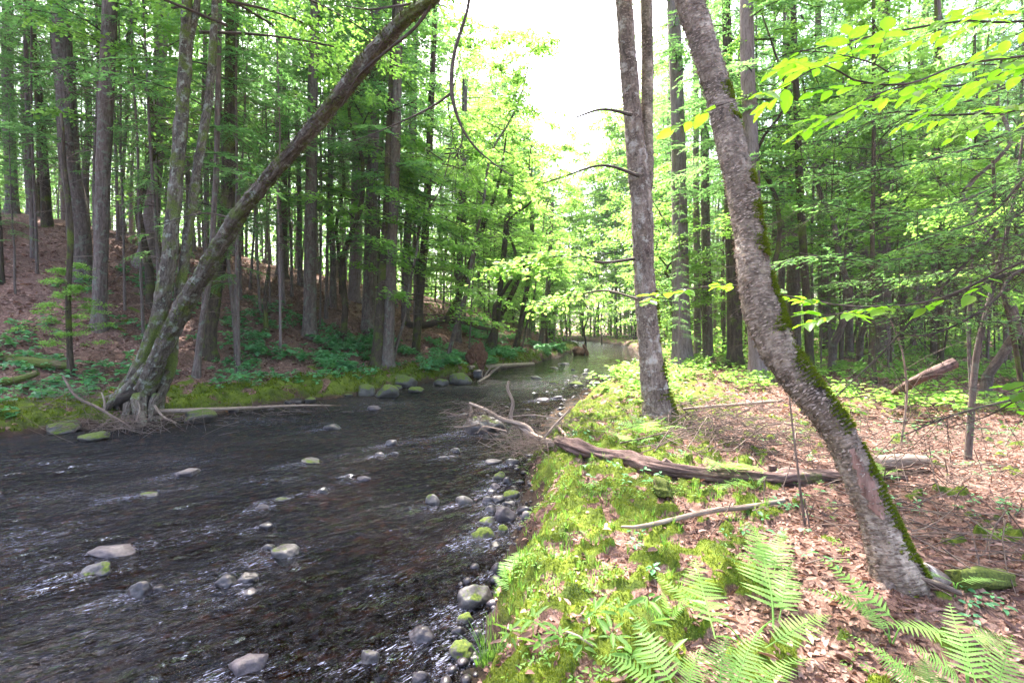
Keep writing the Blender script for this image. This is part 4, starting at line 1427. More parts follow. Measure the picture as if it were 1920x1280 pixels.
# ---------------------------------------------------------------- twin birch at the stream edge
b0 = onground(1240, 782)
Yt = b0[1]
P, R_ = px_path([(1236, 785, 58), (1222, 690, 50), (1214, 600, 44), (1207, 500, 42), (1204, 400, 43), (1197, 320, 44), (1188, 230, 36), (1178, 120, 34), (1170, 0, 32), (1166, -60, 30)], Yt, .6)
TWIN = thing('birch_tree', (P[0][0], P[0][1], H(P[0][0], P[0][1])), 'upright birch forking into two trunks on the bank above the fallen log', 'tree')
P = np.vstack([P[0] - np.array([0, 0, .4]), P, P[-1] + np.array([-.1, 0, 3]), P[-1] + np.array([.2, .1, 8])])
R_ = np.concatenate([[R_[0]], R_, [R_[-1] * .75, .05]])
Pa, ra = resample(P, R_, .06)
ra = ra * (1 + .35 * np.exp(-(Pa[:, 2] - .5).clip(0) / .25))
g = G()
tube(g, Pa, ra, 40, disp=birch_disp, seed=2.0)
g.obj('trunk', M_BIRCH2, TWIN)
P, R_ = px_path([(1206, 400, 20), (1212, 330, 30), (1213, 240, 24), (1214, 120, 24), (1212, 0, 22), (1214, -60, 22)], Yt + .3, .5)
P = np.vstack([P, P[-1] + np.array([.5, .2, 3.5]), P[-1] + np.array([.9, .2, 7])])
R_ = np.concatenate([R_, [R_[-1] * .7, .04]])
Pc, rc = resample(P, R_, .06)
g = G()
tube(g, Pc, rc, 30, disp=birch_disp, seed=3.0)
tag(g.obj('trunk', M_BIRCH, TWIN), 'slimmer right fork with a smooth pale stretch')
g = G()
flakes(g, Pa, ra, 9000, 8, len(Pa) - 90, .042, out=1.0)
flakes(g, Pc, rc, 3000, 8, len(Pc) - 90, .04, out=1.0)
g.obj('bark_flakes', M_FLAKE, TWIN)['kind'] = 'stuff'
T, N, B = frames(Pa)
n = 9000
i = (rng.random(n) ** 1.5 * 42).astype(int) + 5
a0 = math.atan2(B[10] @ np.array([.9, -.5, 0]), N[10] @ np.array([.9, -.5, 0]))
a = a0 + rng.normal(size=n) * .45
rd = N[i] * np.cos(a)[:, None] + B[i] * np.sin(a)[:, None]
c = Pa[i] + rd * (ra[i] * 1.02)[:, None]
K = fbm(c * 3.5, 3) + .5 - .5 * np.abs(a - a0) - i / 60 > 0
g = G()
moss_on(g, c[K], rd[K], K.sum(), .045)
g.obj('moss', M_MOSST, TWIN)['kind'] = 'stuff'
big_crown(TWIN, None, 46, 3.8, 8.5, 15.5, Pa, 420)
# its low bough over the stream with layered bright leaves
for pts, nl, sp in [([(1190, 485, 7, Yt), (1130, 492, 5, Yt - .2), (1060, 480, 4, Yt - .1), (1000, 490, 3, Yt + .2), (935, 510, 2, Yt + .4)], 620, .95),
                    ([(1200, 330, 8, Yt), (1130, 310, 5, Yt + .3), (1060, 330, 3, Yt + .8), (1000, 350, 2, Yt + 1)], 260, 1.0),
                    ([(1195, 560, 5, Yt), (1130, 545, 4, Yt + .6), (1060, 560, 3, Yt + 1.2), (1000, 575, 2, Yt + 1.6)], 220, .8),
                    ([(1185, 215, 8, Yt), (1130, 205, 5, Yt + .3), (1080, 220, 3, Yt + .8)], 90, .7)]:
    ob, Pq = child_branch(TWIN, pts, M_DTWIG, k=5)
    g = G()
    leaf_spray(g, Pq, nl, sp, ll=.12, lw=.085, zj=.05, keep=sun_keep, vlo=.3)
    g.obj('foliage', [M_LEAFL, M_DTWIG], ob).location = (0, 0, 0)

# ---------------------------------------------------------------- the multi-stemmed leaning tree across the stream
bl = onz(255, 765, 0.3)
YL = bl[1]
lean_pts = [(262, 755, 46, YL), (300, 665, 44, YL - .1), (345, 575, 42, YL - .3), (395, 490, 42, YL - .6), (440, 415, 40, YL - .9), (490, 350, 34, YL - 1.3), (560, 270, 34, YL - 1.8), (640, 175, 38, YL - 2.3),
            (700, 100, 44, YL - 2.7), (760, 35, 36, YL - 3.0), (815, -5, 30, YL - 3.2), (860, -60, 26, YL - 3.3)]
P = np.array([at(a, b, d) for a, b, c, d in lean_pts])
rad = np.array([prad(a, c, d) for a, b, c, d in lean_pts]) * np.linspace(.86, .66, len(lean_pts))
LEAN = thing('leaning_tree', (P[0][0], P[0][1], 0.25), 'lichened many stemmed tree whose main stem leans far right over the stream', 'tree')
Pt = list(P) + [P[-1] + np.array([.9, -.2, 1.4]), P[-1] + np.array([1.4, -.2, 3.2])]
rt = list(rad) + [rad[-1] * .7, rad[-1] * .3]
Pt = [P[0] + np.array([-.15, 0, -.6])] + Pt
rt = [rad[0] * 1.5] + rt
Pl, rl = resample(np.array(Pt), np.array(rt), .07)


def lean_disp(a, L, bc):
    ang, l = a.ravel(), L.ravel()
    d = .22 * fbm(np.stack([np.cos(ang) * 1.3, np.sin(ang) * 1.3, l * 1.5], 1), 3)
    d += .17 * fbm(np.stack([np.cos(ang) * 3, np.sin(ang) * 3, l * 5], 1), 3)
    return d


g = G()
tube(g, Pl, rl, 36, disp=lean_disp, seed=4.0)
g.obj('trunk', M_LEAN, LEAN)
for pts, lb in [([(228, 752, 40, YL + .1), (262, 690, 34, YL + .1), (296, 600, 30, YL + .15), (315, 500, 32, YL + .2), (325, 400, 28, YL + .3), (338, 250, 26, YL + .5), (348, 100, 24, YL + .7), (352, -10, 22, YL + .8)], 'upright left stem with grey green lichen'),
                ([(295, 748, 26, YL + .2), (318, 690, 24, YL + .3), (330, 600, 20, YL + .4), (350, 460, 20, YL + .5), (368, 330, 18, YL + .6), (392, 180, 16, YL + .7), (402, 40, 14, YL + .8), (404, -20, 13, YL + .8)], 'slim upright right stem'),
                ([(346, 105, 14, YL + .7), (362, 50, 12, YL + .8), (372, -10, 11, YL + .9)], 'fork near the top of the left stem')]:
    P_ = np.array([at(a, b, d) for a, b, c, d in pts])
    r_ = np.array([prad(a, c, d) for a, b, c, d in pts])
    if 'fork' not in lb:
        P_ = np.vstack([P_[0] - np.array([.05, 0, .5]), P_, P_[-1] + np.array([.2, 0, 3]), P_[-1] + np.array([.3, 0, 7])])
        r_ = np.concatenate([[r_[0] * 1.3], r_, [r_[-1] * .6, .03]])
    P_, r_ = resample(P_, r_, .1)
    g = G()
    tube(g, P_, r_, 18, disp=lean_disp, seed=len(lb))
    tag(g.obj('stem', M_LEAN, LEAN), lb)
# shaggy mossy growth along the upper stem
T, N, B = frames(Pl)
n = 9000
i = (rng.random(n) * (len(Pl) - 30)).astype(int)
f = i / len(Pl)
a = rng.random(n) * 6.283
rd = N[i] * np.cos(a)[:, None] + B[i] * np.sin(a)[:, None]
K = (fbm(np.stack([f * 40, np.cos(a), np.sin(a)], 1), 3) + .3 * (f - .5) > .05)
g = G()
moss_on(g, (Pl[i] + rd * (rl[i] * 1.02)[:, None])[K], rd[K], K.sum(), .06)
g.obj('moss', M_MLOG, LEAN)['kind'] = 'stuff'
# bare boughs of its upper part
HB = [
 [(882, -30, 6, 7.2), (876, 20, 6, 7.1), (852, 100, 7, 7.0), (847, 170, 8, 6.9), (862, 230, 5, 6.9), (890, 275, 4, 6.9), (930, 310, 2.5, 6.9), (960, 330, 1.5, 6.9)],
 [(846, 175, 5, 6.9), (810, 200, 4, 7.0), (760, 225, 3, 7.1), (690, 255, 2, 7.3), (650, 268, 1.5, 7.4)],
 [(868, 240, 3, 6.9), (866, 270, 2, 6.9), (850, 300, 1.5, 6.9)],
 [(815, -5, 8, YL - 3.2), (780, 50, 6, YL - 3.1), (720, 100, 5, YL - 2.9), (670, 145, 4, YL - 2.6), (640, 200, 2, YL - 2.4)],
 [(800, 5, 5, YL - 3.1), (740, 12, 4, YL - 3), (690, 18, 3, YL - 3), (640, 10, 2, YL - 3)],
 [(440, 410, 5, YL - .9), (380, 400, 3, YL - 1), (300, 420, 2, YL - 1.1)],
]
for pts in HB:
    ob, Pq = child_branch(LEAN, pts, M_DTWIG, k=6)
    g = G()
    twigs_on(g, Pq, 12, .8, .004)
    g.obj('twigs', M_DTWIG, ob).location = (0, 0, 0)
g = G()
ST_TOP = [at(350, -10, YL + .8), at(404, -20, YL + .8)]
for k in range(84):
    b_ = ST_TOP[k % 2] + np.array([.2, .1, rng.uniform(-1.0, 7.5)])
    P_ = curve_branch(b_, rng.random() * 6.283, rng.uniform(2.4, 6.5), rng.uniform(.1, .5), .2)
    Pr, r_ = resample(P_, np.linspace(.04, .006, len(P_)), .4)
    tube(g, Pr, r_, 4, m=1, cap=False)
    leaf_spray(g, P_, 300, 1.2, ll=.12, lw=.09, keep=sun_keep)
for k in range(10):
    o_ = Pl[-1 - rng.integers(30)]
    P_ = curve_branch(o_, rng.random() * 6.283, rng.uniform(1.5, 3), rng.uniform(.1, .5), .2)
    Pr, r_ = resample(P_, np.linspace(.03, .006, len(P_)), .4)
    tube(g, Pr, r_, 4, m=1, cap=False)
    leaf_spray(g, P_, 260, .9, ll=.09, lw=.06, keep=sun_keep)
g.obj('crown', [M_LEAFL, M_DTWIG], LEAN)
# solid lump painted near-black as the shade under the spreading roots
M_ROOT_SHADE = bark_mat('root_shade_paint', (0.004, 0.003, 0.002), (0.012, 0.008, 0.006), (0.025, 0.016, 0.012))
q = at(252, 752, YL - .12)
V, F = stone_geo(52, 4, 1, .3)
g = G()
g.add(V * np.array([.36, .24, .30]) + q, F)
g.obj('root_shade', M_ROOT_SHADE, LEAN)
for pts in [[(285, 680, 24, YL), (248, 722, 30, YL), (215, 752, 22, YL - .1), (190, 772, 10, YL - .2)], [(262, 745, 40, YL - .1), (262, 775, 26, YL - .35), (270, 800, 16, YL - .5)], [(296, 742, 24, YL), (284, 765, 14, YL - .2), (282, 790, 8, YL - .3)],
            [(235, 740, 26, YL + .1), (205, 748, 22, YL + .2), (170, 755, 12, YL + .3)], [(245, 750, 24, YL - .2), (236, 775, 14, YL - .4), (226, 798, 8, YL - .5)]]:
    P_ = np.array([at(a, b, d) for a, b, c, d in pts])
    r_ = np.array([prad(a, c, d) for a, b, c, d in pts])
    P_, r_ = resample(P_, r_, .06)
    g = G()
    tube(g, P_, r_, 12, disp=furrow(.15, 3))
    g.obj('root', M_LEAN, LEAN)


# ---------------------------------------------------------------- logs and driftwood
def log_thing(name, pts, bark, label, cat='log', seg=24, disp=.12, step=.05, group=None, zoff=0.0, ground_it=False, end=None):
    P_ = np.array([at(a, b, d) if d else onground(a, b) for a, b, c, d in pts])
    r_ = np.array([prad(960, c, P_[j][1]) for j, (a, b, c, d) in enumerate(pts)])
    if ground_it:
        P_[:, 2] = np.array([max(H(p_[0], p_[1]), -.02) for p_ in P_]) + r_ * .55 + zoff
    if name in ('stick', 'fallen_pole', 'drift_log') and ground_it:
        t_ = np.linspace(0, 1, len(P_))
        co = np.polyfit(t_, P_[:, 2], 1)
        P_[:, 2] = np.polyval(co, t_) + .35 * (P_[:, 2] - np.polyval(co, t_)) + .012
        e_ = P_[-1, :2] - P_[0, :2]
        for j_ in range(1, len(P_) - 1):
            l_ = P_[0, :2] + e_ * ((P_[j_, :2] - P_[0, :2]) @ e_) / (e_ @ e_)
            P_[j_, :2] = l_ + .5 * (P_[j_, :2] - l_)
    P_, r_ = resample(P_, r_, step)
    root = thing(name, P_[len(P_) // 2] - np.array([0, 0, r_.mean()]), label, cat, group)
    g = G()
    tube(g, P_, r_, seg, disp=furrow(disp, 1.8, 1.2, seed=pts[0][0] * .03), seed=pts[0][0] * .02)
    g.obj('bole', bark, root)
    return root, P_, r_


LOG, Plog, rlog = log_thing('fallen_log', [(1045, 836, 18, 0), (1085, 848, 32, 0), (1120, 856, 22, 0), (1180, 870, 32, 0), (1250, 888, 29, 0), (1360, 900, 32, 0), (1450, 905, 27, 0), (1480, 905, 34, 0), (1560, 903, 28, 0), (1650, 900, 24, 0), (1700, 900, 14, 0)],
                           M_LOG, 'long rotting reddish log lying across the near bank behind the mossy ground', disp=.3, ground_it=True, zoff=-.01, seg=40, step=.03)
for pts, lb in [([(1092, 850, 22, 6.4), (1082, 835, 18, 6.4), (1075, 826, 8, 6.4)], 'broken stub'), ([(1255, 872, 18, 5.6), (1245, 862, 12, 5.6)], 'broken stub'), ([(1450, 890, 20, 5.3), (1448, 872, 14, 5.3)], 'broken stub')]:
    o_, _ = child_branch(LOG, pts, M_LOG, name='stub', k=10, step=.03, disp=.15)
YD = Plog[0][1]
for pts in [[(a_, b_, c_ * .7, d_) for a_, b_, c_, d_ in q_] for q_ in [[(1055, 838, 22, YD), (1010, 822, 18, YD + .2), (975, 800, 13, YD + .5), (958, 785, 10, YD + .6), (962, 755, 9, YD + .6), (952, 730, 8, YD + .6), (954, 714, 5, YD + .6)],
            [(1000, 815, 13, YD + .3), (985, 798, 12, YD + .4), (940, 785, 12, YD + .6), (910, 768, 11, YD + .8), (880, 756, 9, YD + .9)],
            [(882, 758, 7, YD + .9), (884, 772, 6, YD + .85), (876, 788, 4, YD + .8)],
            [(1020, 822, 6, YD + .1), (1042, 795, 6, YD + .1), (1068, 768, 5, YD + .2)],
            [(1045, 785, 4, YD + .5), (1000, 778, 4, YD + .6), (950, 782, 3, YD + .7), (900, 790, 2, YD + .8)],
            [(950, 808, 4, YD), (925, 802, 3, YD + .2), (905, 800, 3, YD + .3), (895, 812, 2, YD + .3)],
            [(900, 795, 7, YD + .6), (870, 800, 5, YD + .7), (852, 800, 3, YD + .7)],
            [(1040, 842, 12, YD), (1060, 820, 12, YD + .5), (1045, 800, 8, YD + .9)]]]:
    ob, Pq = child_branch(LOG, pts, M_WOOD, k=10, step=.04, disp=.12)
    g = G()
    twigs_on(g, Pq, 7, .35, .004)
    g.obj('twigs', M_TWIG, ob).location = (0, 0, 0)

log_thing('log_end', [(1640, 886, 26, 0), (1690, 882, 26, 0), (1735, 880, 20, 0)], M_WOOD, 'pale weathered log piece lying in the sun behind the leaning birch', disp=.1, ground_it=True, zoff=.06)
log_thing('dead_log', [(1600, 775, 12, 0), (1660, 748, 14, 0), (1720, 712, 17, 8.4), (1790, 680, 20, 8.2)], M_LOG, 'reddish dead log with a raised broken end in the right hand thicket', disp=.15)
log_thing('mossy_log', [(-60, 668, 22, 12.5), (30, 676, 20, 12.3), (90, 682, 18, 12.2), (135, 686, 12, 12.2)], M_MLOG, 'mossy log on the far bank below the herbs, upper of two at the left', disp=.15)
log_thing('mossy_log', [(-40, 722, 14, 11.2), (30, 712, 14, 11.3), (72, 698, 10, 11.4)], M_MLOG, 'short mossy log at the left, below the longer one', disp=.15)
log_thing('drift_log', [(15, 756, 16, 10.5), (90, 764, 16, 10.6), (170, 768, 13, 10.8), (255, 770, 11, 10.9)], M_WOOD, 'weathered log along the far waterline left of the leaning tree', disp=.1)
log_thing('drift_log', [(270, 772, 9, 10.7), (380, 768, 8, 11.2), (450, 765, 6, 11.8), (560, 760, 4, 12.5), (640, 760, 2, 13.2)], M_WOOD, 'long thin driftwood pole along the far waterline', disp=.06, seg=8)
log_thing('drift_log', [(880, 693, 8, 0), (940, 690, 9, 0), (1000, 684, 7, 0)], M_WOOD, 'pale straight log at the waterline below the upstream bank', disp=.05, ground_it=True)
log_thing('mossy_log', [(1790, 1112, 40, 2.95), (1835, 1100, 44, 3.0), (1885, 1100, 36, 3.05)], M_MLOG, 'short mossy log chunk right of the leaning birch foot', disp=.45, ground_it=True)
p = onground(1240, 925)
V, F = stone_geo(61, 4, 1, .4)
V = V * (1 + .2 * fbm(V * 4, 3))[:, None] * np.array([.085, .22, .10])
g = G()
g.add(V, F)
o = g.obj('mossy_root', M_MLOG)
o.location = (p[0], p[1], p[2] + .03)
o.rotation_euler = (R(-6), 0, R(4))
tag(o, 'stubby mossy root butting out from under the fallen log', 'root')
log_thing('stick', [(1165, 1008, 4, 0), (1230, 1000, 9, 0), (1330, 975, 11, 0), (1400, 965, 10, 0), (1470, 950, 8, 0)], M_WOOD, 'long reddish stick lying on the moss in front of the fallen log', 'stick', disp=.08, seg=10, ground_it=True, zoff=.02)
log_thing('stick', [(1055, 1195, 5, 0), (1085, 1205, 6, 0), (1112, 1222, 5, 0)], M_WOOD, 'short grey stick on the moss at the bottom of the bank', 'stick', disp=.06, seg=8, ground_it=True, zoff=.01)
log_thing('stick', [(1700, 1075, 5, 2.9), (1760, 1095, 12, 2.85), (1800, 1112, 10, 2.85)], M_TWIG, 'short crooked stick lying at the foot of the leaning birch', 'stick', disp=.1, seg=8)
log_thing('fallen_pole', [(1280, 778, 5, 0), (1350, 770, 7, 0), (1420, 765, 6, 0), (1470, 762, 4, 0)], M_WOOD, 'thin pale pole lying above the brush behind the log', disp=.06, seg=8, ground_it=True, zoff=.06)

# white driftwood branches below the root plate
DW, _, _ = log_thing('driftwood', [(897, 716, 5, 0), (915, 705, 5, 20.0), (925, 695, 4, 20.1), (942, 684, 2, 20.2)], M_WOOD, 'small white driftwood branch at the far waterline below the root plate', 'driftwood', disp=.05, seg=7)
for pts in [[(908, 708, 4, 20), (914, 697, 3, 20), (922, 688, 2, 20)], [(905, 710, 3, 20), (904, 700, 2, 20), (907, 692, 1.5, 20)]]:
    child_branch(DW, pts, M_WOOD, k=5)
# drift branches in front of the leaning tree
DF, _, _ = log_thing('driftwood', [(118, 705, 4, 10.6), (142, 742, 5, 10.4), (185, 765, 6, 10.2), (245, 800, 4, 10.0)], M_TWIG, 'grey bare branch slanting down to the water before the leaning tree', 'driftwood', disp=.06, seg=7)
for pts in [[(195, 770, 6, 10.2), (196, 752, 5, 10.2), (190, 735, 3, 10.2)], [(255, 790, 3, 10.1), (262, 765, 3, 10.1), (258, 752, 2, 10.1)], [(290, 760, 6, 10.4), (305, 780, 5, 10.3), (330, 792, 3, 10.1)]]:
    child_branch(DF, pts, M_WOOD, k=6)

# the arching dead tree on the far bank
ay = onground(840, 640)[1]
AD = thing('dead_tree', at(760, 612, ay), 'dark arching dead tree lying along the hillside with one stem rising right', 'tree')
o_, _ = child_branch(AD, [(752, 606, 14, ay), (790, 610, 13, ay), (830, 602, 12, ay), (870, 603, 10, ay), (900, 614, 8, ay), (925, 618, 4, ay)], M_DARK, name='trunk', k=10)
child_branch(AD, [(836, 602, 13, ay), (858, 560, 12, ay), (880, 500, 11, ay), (900, 440, 9, ay), (918, 395, 7, ay), (938, 330, 5, ay), (950, 250, 3, ay)], M_DARK, name='stem', k=10)
# small dark broken stem leaning at the upstream trees
# upturned root plate
p = onground(893, 700)
V, F = stone_geo(44, 5, 1, .4)
V = V * (1 + .16 * fbm(V * 5, 3))[:, None]
g = G()
g.add(V * np.array([.42, .3, .62]), F)
rp = g.obj('root_plate', M_ROOT)
rp.location = (p[0], p[1] + .5, p[2] + .6)
tag(rp, 'upturned reddish root plate with soil on the far bank', 'root plate')
p = at(1085, 658, 36)
V, F = stone_geo(47, 3, 1, .3)
g = G()
g.add(V * (1 + .15 * fbm(V * 4, 3))[:, None] * np.array([.5, .45, .34]), F)
o = g.obj('stump', M_ROOT)
o.location = (p[0], p[1], .25)
tag(o, 'pinkish brown old stump on the far bank at the bend', 'stump')
o2 = log_thing('stump', [(1102, 668, 8, 36), (1099, 658, 7, 36), (1094, 646, 4, 36)], M_ROOT, 'thin dark broken stump beside the old stump at the bend', 'stump', disp=.2)


# ---------------------------------------------------------------- twig tangles
def tangle(g, c, sx_, sy_, sz_, n, L0, r0=.0055):
    for k in range(n):
        o_ = np.array(c) + rng.normal(size=3) * np.array([sx_, sy_, sz_])
        d = norm(rng.normal(size=3) * np.array([1, .8, .3]))
        L = L0 * rng.uniform(.3, 1.2)
        t = np.linspace(-.5, .5, 5)[:, None]
        Q = o_ + d * L * t + rng.normal(size=3) * L * .25 * (t * t)
        tube(g, Q, np.linspace(r0, r0 * .4, 5), 3, cap=False, v=rng.random())


g = G()
pA = at(900, 775, YD + .7)
tangle(g, pA, .22, .15, .06, 150, .38, .004)
tangle(g, at(985, 830, YD), .2, .2, .07, 190, .4, .004)
tangle(g, at(1050, 800, YD + .9), .35, .3, .06, 100, .5, .004)
tangle(g, at(1000, 790, YD + 1.2), .6, .3, .08, 50, .6, .004)
tag(g.obj('twig_tangle', M_TWIG), 'tangle of thin twigs caught in the driftwood', kind='stuff')
g = G()
tangle(g, at(250, 790, YL - .9), .9, .4, .07, 170, .9)
tangle(g, at(140, 740, YL - .6), .5, .3, .10, 60, .9)
tangle(g, at(470, 770, 12), 1.0, .3, .08, 60, 1.0)
tag(g.obj('twig_tangle', M_TWIG), 'thin bleached twigs heaped at the foot of the far bank', kind='stuff')
g = G()
for px, py, n_ in [(1330, 810, 150), (1420, 800, 130), (1380, 840, 140), (1290, 770, 80), (1500, 830, 90), (1650, 800, 80), (1750, 830, 80), (1850, 900, 60), (1800, 960, 60), (1560, 1000, 30), (1600, 760, 60), (1750, 900, 70), (1880, 1050, 50), (1700, 980, 40), (1640, 870, 50), (1900, 820, 60)]:
    q = onground(px, py)
    tangle(g, q + np.array([0, 0, .07]), .55 * q[1] / 6, .5, .05, n_, .7, .0055)
tag(g.obj('twig_litter', M_TWIG), 'brush of fallen twigs on the forest floor behind the log', kind='stuff')

g = G()
for k in range(48):
    q = onground(rng.uniform(1290, 1500), rng.uniform(745, 850))
    a = rng.normal() * .35 + (0 if rng.random() < .7 else 1.2)
    L = rng.uniform(.6, 1.9)
    t = np.linspace(0, 1, 7)[:, None]
    Q = q + np.array([math.cos(a), math.sin(a) * .6, 0]) * L * (t - .5) + np.array([0, 0, 1.0]) * (.04 + rng.uniform(.05, .34) * np.sin(np.pi * t ** rng.uniform(.6, 1.6)))
    tube(g, Q, np.linspace(rng.uniform(.005, .012), .002, 7), 5, cap=False)
tag(g.obj('brush_pile', M_TWIG), 'bowed pale sticks heaped between the twin birch and the leaning birch', kind='stuff')

# thin bare saplings in front of the log
for pts, lb in [([(1512, 1000, 7, 4.1), (1503, 940, 6, 4.1), (1495, 870, 5, 4.1), (1486, 800, 4, 4.1), (1478, 720, 3, 4.15), (1468, 600, 2, 4.2)], 'thin bare sapling stem standing before the fallen log, taller one'),
                ([(1520, 1012, 5, 4.05), (1516, 975, 4, 4.05), (1508, 935, 3, 4.05)], 'short bare stem touching the taller thin sapling')]:
    b = at(*pts[0][:2], pts[0][3])
    t_ = thing('bare_sapling', (b[0], b[1], H(b[0], b[1])), lb, 'sapling')
    pts = [(pts[0][0], pts[0][1] + 12, pts[0][2], pts[0][3])] + pts
    ob, Pq = child_branch(t_, pts, M_TWIG, name='stem', k=6)
    g = G()
    twigs_on(g, Pq, 6, .3, .002)
    g.obj('twigs', M_TWIG, ob).location = (0, 0, 0)

# right-hand saplings
for pts, lb in [([(1815, 858, 17, 6.0), (1822, 760, 15, 6.0), (1832, 660, 14, 6.0), (1856, 560, 12, 6.0), (1885, 450, 9, 6.0), (1905, 350, 7, 6), (1925, 200, 5, 6)], 'pale grey sapling with a lichened foot near the right edge'),
                ([(1912, 700, 12, 8.5), (1898, 620, 11, 8.5), (1880, 540, 10, 8.5), (1868, 440, 9, 8.5), (1862, 300, 7, 8.5)], 'dark sapling leaning left at the right edge behind the boughs'),
                ([(1690, 830, 5, 7.0), (1700, 740, 5, 7.0), (1692, 660, 4, 7.0), (1670, 600, 3, 7.0)], 'whitish bare sapling zigzagging up in the right thicket'),
                ([(1820, 720, 8, 9.0), (1816, 620, 7, 9.0), (1822, 500, 6, 9.0), (1830, 380, 5, 9)], 'thin dark sapling behind the pale lichened one')]:
    b = at(*pts[0][:2], pts[0][3])
    t_ = thing('sapling', (b[0], b[1], H(b[0], b[1])), lb, 'sapling')
    P_ = [(pts[0][0], pts[0][1] + 15, pts[0][2], pts[0][3])] + pts
    ob, Pq = child_branch(t_, P_, M_WOOD if 'whitish' in lb else (M_HEM if 'pale' in lb else M_DARK), name='stem', k=10)
    g = G()
    twigs_on(g, Pq, 14, 1.0, .005)
    g.obj('twigs', M_DTWIG, ob).location = (0, 0, 0)
    if 'bare' not in lb:
        g = G()
        for q in range(7):
            o_ = Pq[rng.integers(len(Pq) // 2, len(Pq))]
            P2 = curve_branch(o_, rng.random() * 6.28, rng.uniform(.6, 1.4), .2, .2)
            leaf_spray(g, P2, 60, .5, ll=.09, lw=.07)
        g.obj('crown', [M_LEAFL, M_DTWIG], t_)

# ---------------------------------------------------------------- overhanging hemlock at the right
HEMR = thing('hemlock_tree', (6.1, 4.9, H(6.1, 4.9)), 'hemlock at the right edge whose dark boughs reach across the picture', 'tree')
g = G()
P_, r_ = resample(np.array([(6.1, 4.9, .1), (6.1, 4.9, 4), (6.0, 4.9, 9), (6.1, 5.0, 15)]), np.array([.2, .17, .12, .04]), .3)
tube(g, P_, r_, 14, disp=furrow(.1))
g.obj('trunk', M_HEM, HEMR)
o = link('crown', HEM_C[3], HEMR, loc=(0, 0, 0))
o.scale = (.8, .8, .75)
HB2 = [
 ([(2130, 470, 24, 4.9), (1920, 508, 15, 4.6), (1830, 535, 12, 4.4), (1760, 565, 9, 4.3), (1702, 597, 6, 4.2)], 0),
 ([(2130, 440, 16, 4.9), (1920, 505, 10, 4.5), (1872, 555, 8, 4.3), (1820, 595, 7, 4.2), (1740, 628, 5, 4.1), (1680, 622, 3, 4)], 0),
 ([(2130, 300, 16, 4.9), (1920, 395, 8, 4.3), (1850, 455, 7, 4.2), (1770, 535, 6, 4.1), (1710, 600, 5, 4.1), (1650, 665, 4, 4.0), (1560, 750, 2, 3.9)], 0),
 ([(2130, 400, 16, 4.9), (1920, 440, 8, 4.4), (1780, 470, 6, 4.2), (1640, 490, 4, 4.0), (1520, 480, 3, 3.9), (1440, 500, 2, 3.9)], 1),
 ([(2130, 300, 16, 4.9), (1920, 335, 8, 4.6), (1780, 385, 6, 4.4), (1650, 400, 4, 4.2), (1540, 380, 3, 4.1)], 1),
 ([(2130, 700, 10, 4.9), (1920, 745, 6, 4.4), (1820, 768, 5, 4.3), (1750, 792, 4, 4.2), (1690, 818, 3, 4.1)], 0),
 ([(2130, 540, 14, 4.9), (1920, 600, 7, 4.6), (1800, 598, 5, 4.5), (1700, 580, 4, 4.3), (1600, 560, 3, 4.1)], 1),
 ([(2130, 180, 16, 4.9), (1920, 240, 8, 4.8), (1780, 290, 6, 4.6), (1640, 320, 4, 4.4), (1520, 330, 2, 4.3)], 1),
 ([(2130, 60, 16, 4.9), (1920, 150, 8, 5.2), (1780, 200, 6, 5.0), (1640, 215, 4, 4.8), (1540, 250, 2, 4.7)], 1),
 ([(2130, 200, 16, 4.9), (1960, 300, 8, 3.9), (1860, 400, 6, 3.8), (1760, 440, 4, 3.7), (1680, 470, 2, 3.7)], 1),
 ([(2130, 460, 14, 4.9), (1950, 470, 8, 5.4), (1840, 500, 6, 5.4), (1700, 520, 4, 5.3), (1560, 530, 2, 5.2)], 1),
]
for pts, leafy in HB2:
    ob, Pq = child_branch(HEMR, pts, M_DTWIG, k=8)
    g = G()
    needle_spray(g, Pq[len(Pq) // 4:], .42 if leafy else .36, step=.045 if leafy else .08, nl=.042, nw=.015, t0=.02, dens=.6 if leafy else .25, wr=.0022)
    g.obj('foliage', [M_NEED, M_DTWIG], ob).location = (0, 0, 0)
    g = G()
    twigs_on(g, Pq, 44, .7, .0034, sub=5)
    g.obj('twigs', M_DTWIG, ob).location = (0, 0, 0)


# ---------------------------------------------------------------- beech with big backlit leaves
def beech_leaf_mesh(k):
    n = 9
    t = np.linspace(0, 1, n)
    wdt = .30 * np.sin(np.pi * t ** .85) ** .85
    wdt[0] = wdt[-1] = 0
    V, F = [], []
    ser = .93 + .07 * (np.arange(n) % 2)
    bend = [0.08, -.1, .18][k]
    for i in range(n):
        z = -bend * t[i] ** 2
        rz = .012 * (1 if i % 2 else -1)
        V += [(-wdt[i] * ser[i], t[i] - .02, z + wdt[i] * .22 + rz), (-wdt[i] * .5, t[i] - .01, z + wdt[i] * .06 + rz), (0, t[i], z), (wdt[i] * .5, t[i] - .01, z + wdt[i] * .06 + rz), (wdt[i] * ser[i], t[i] - .02, z + wdt[i] * .22 + rz)]
    for i in range(n - 1):
        for j in range(4):
            a = i * 5 + j
            F.append((a, a + 1, a + 6, a + 5))
    g = G()
    g.add(np.array(V), np.array(F), [.35, .6, .9][k])
    return g.mesh('leaf', M_BEECH)


BL = [beech_leaf_mesh(k) for k in range(3)]


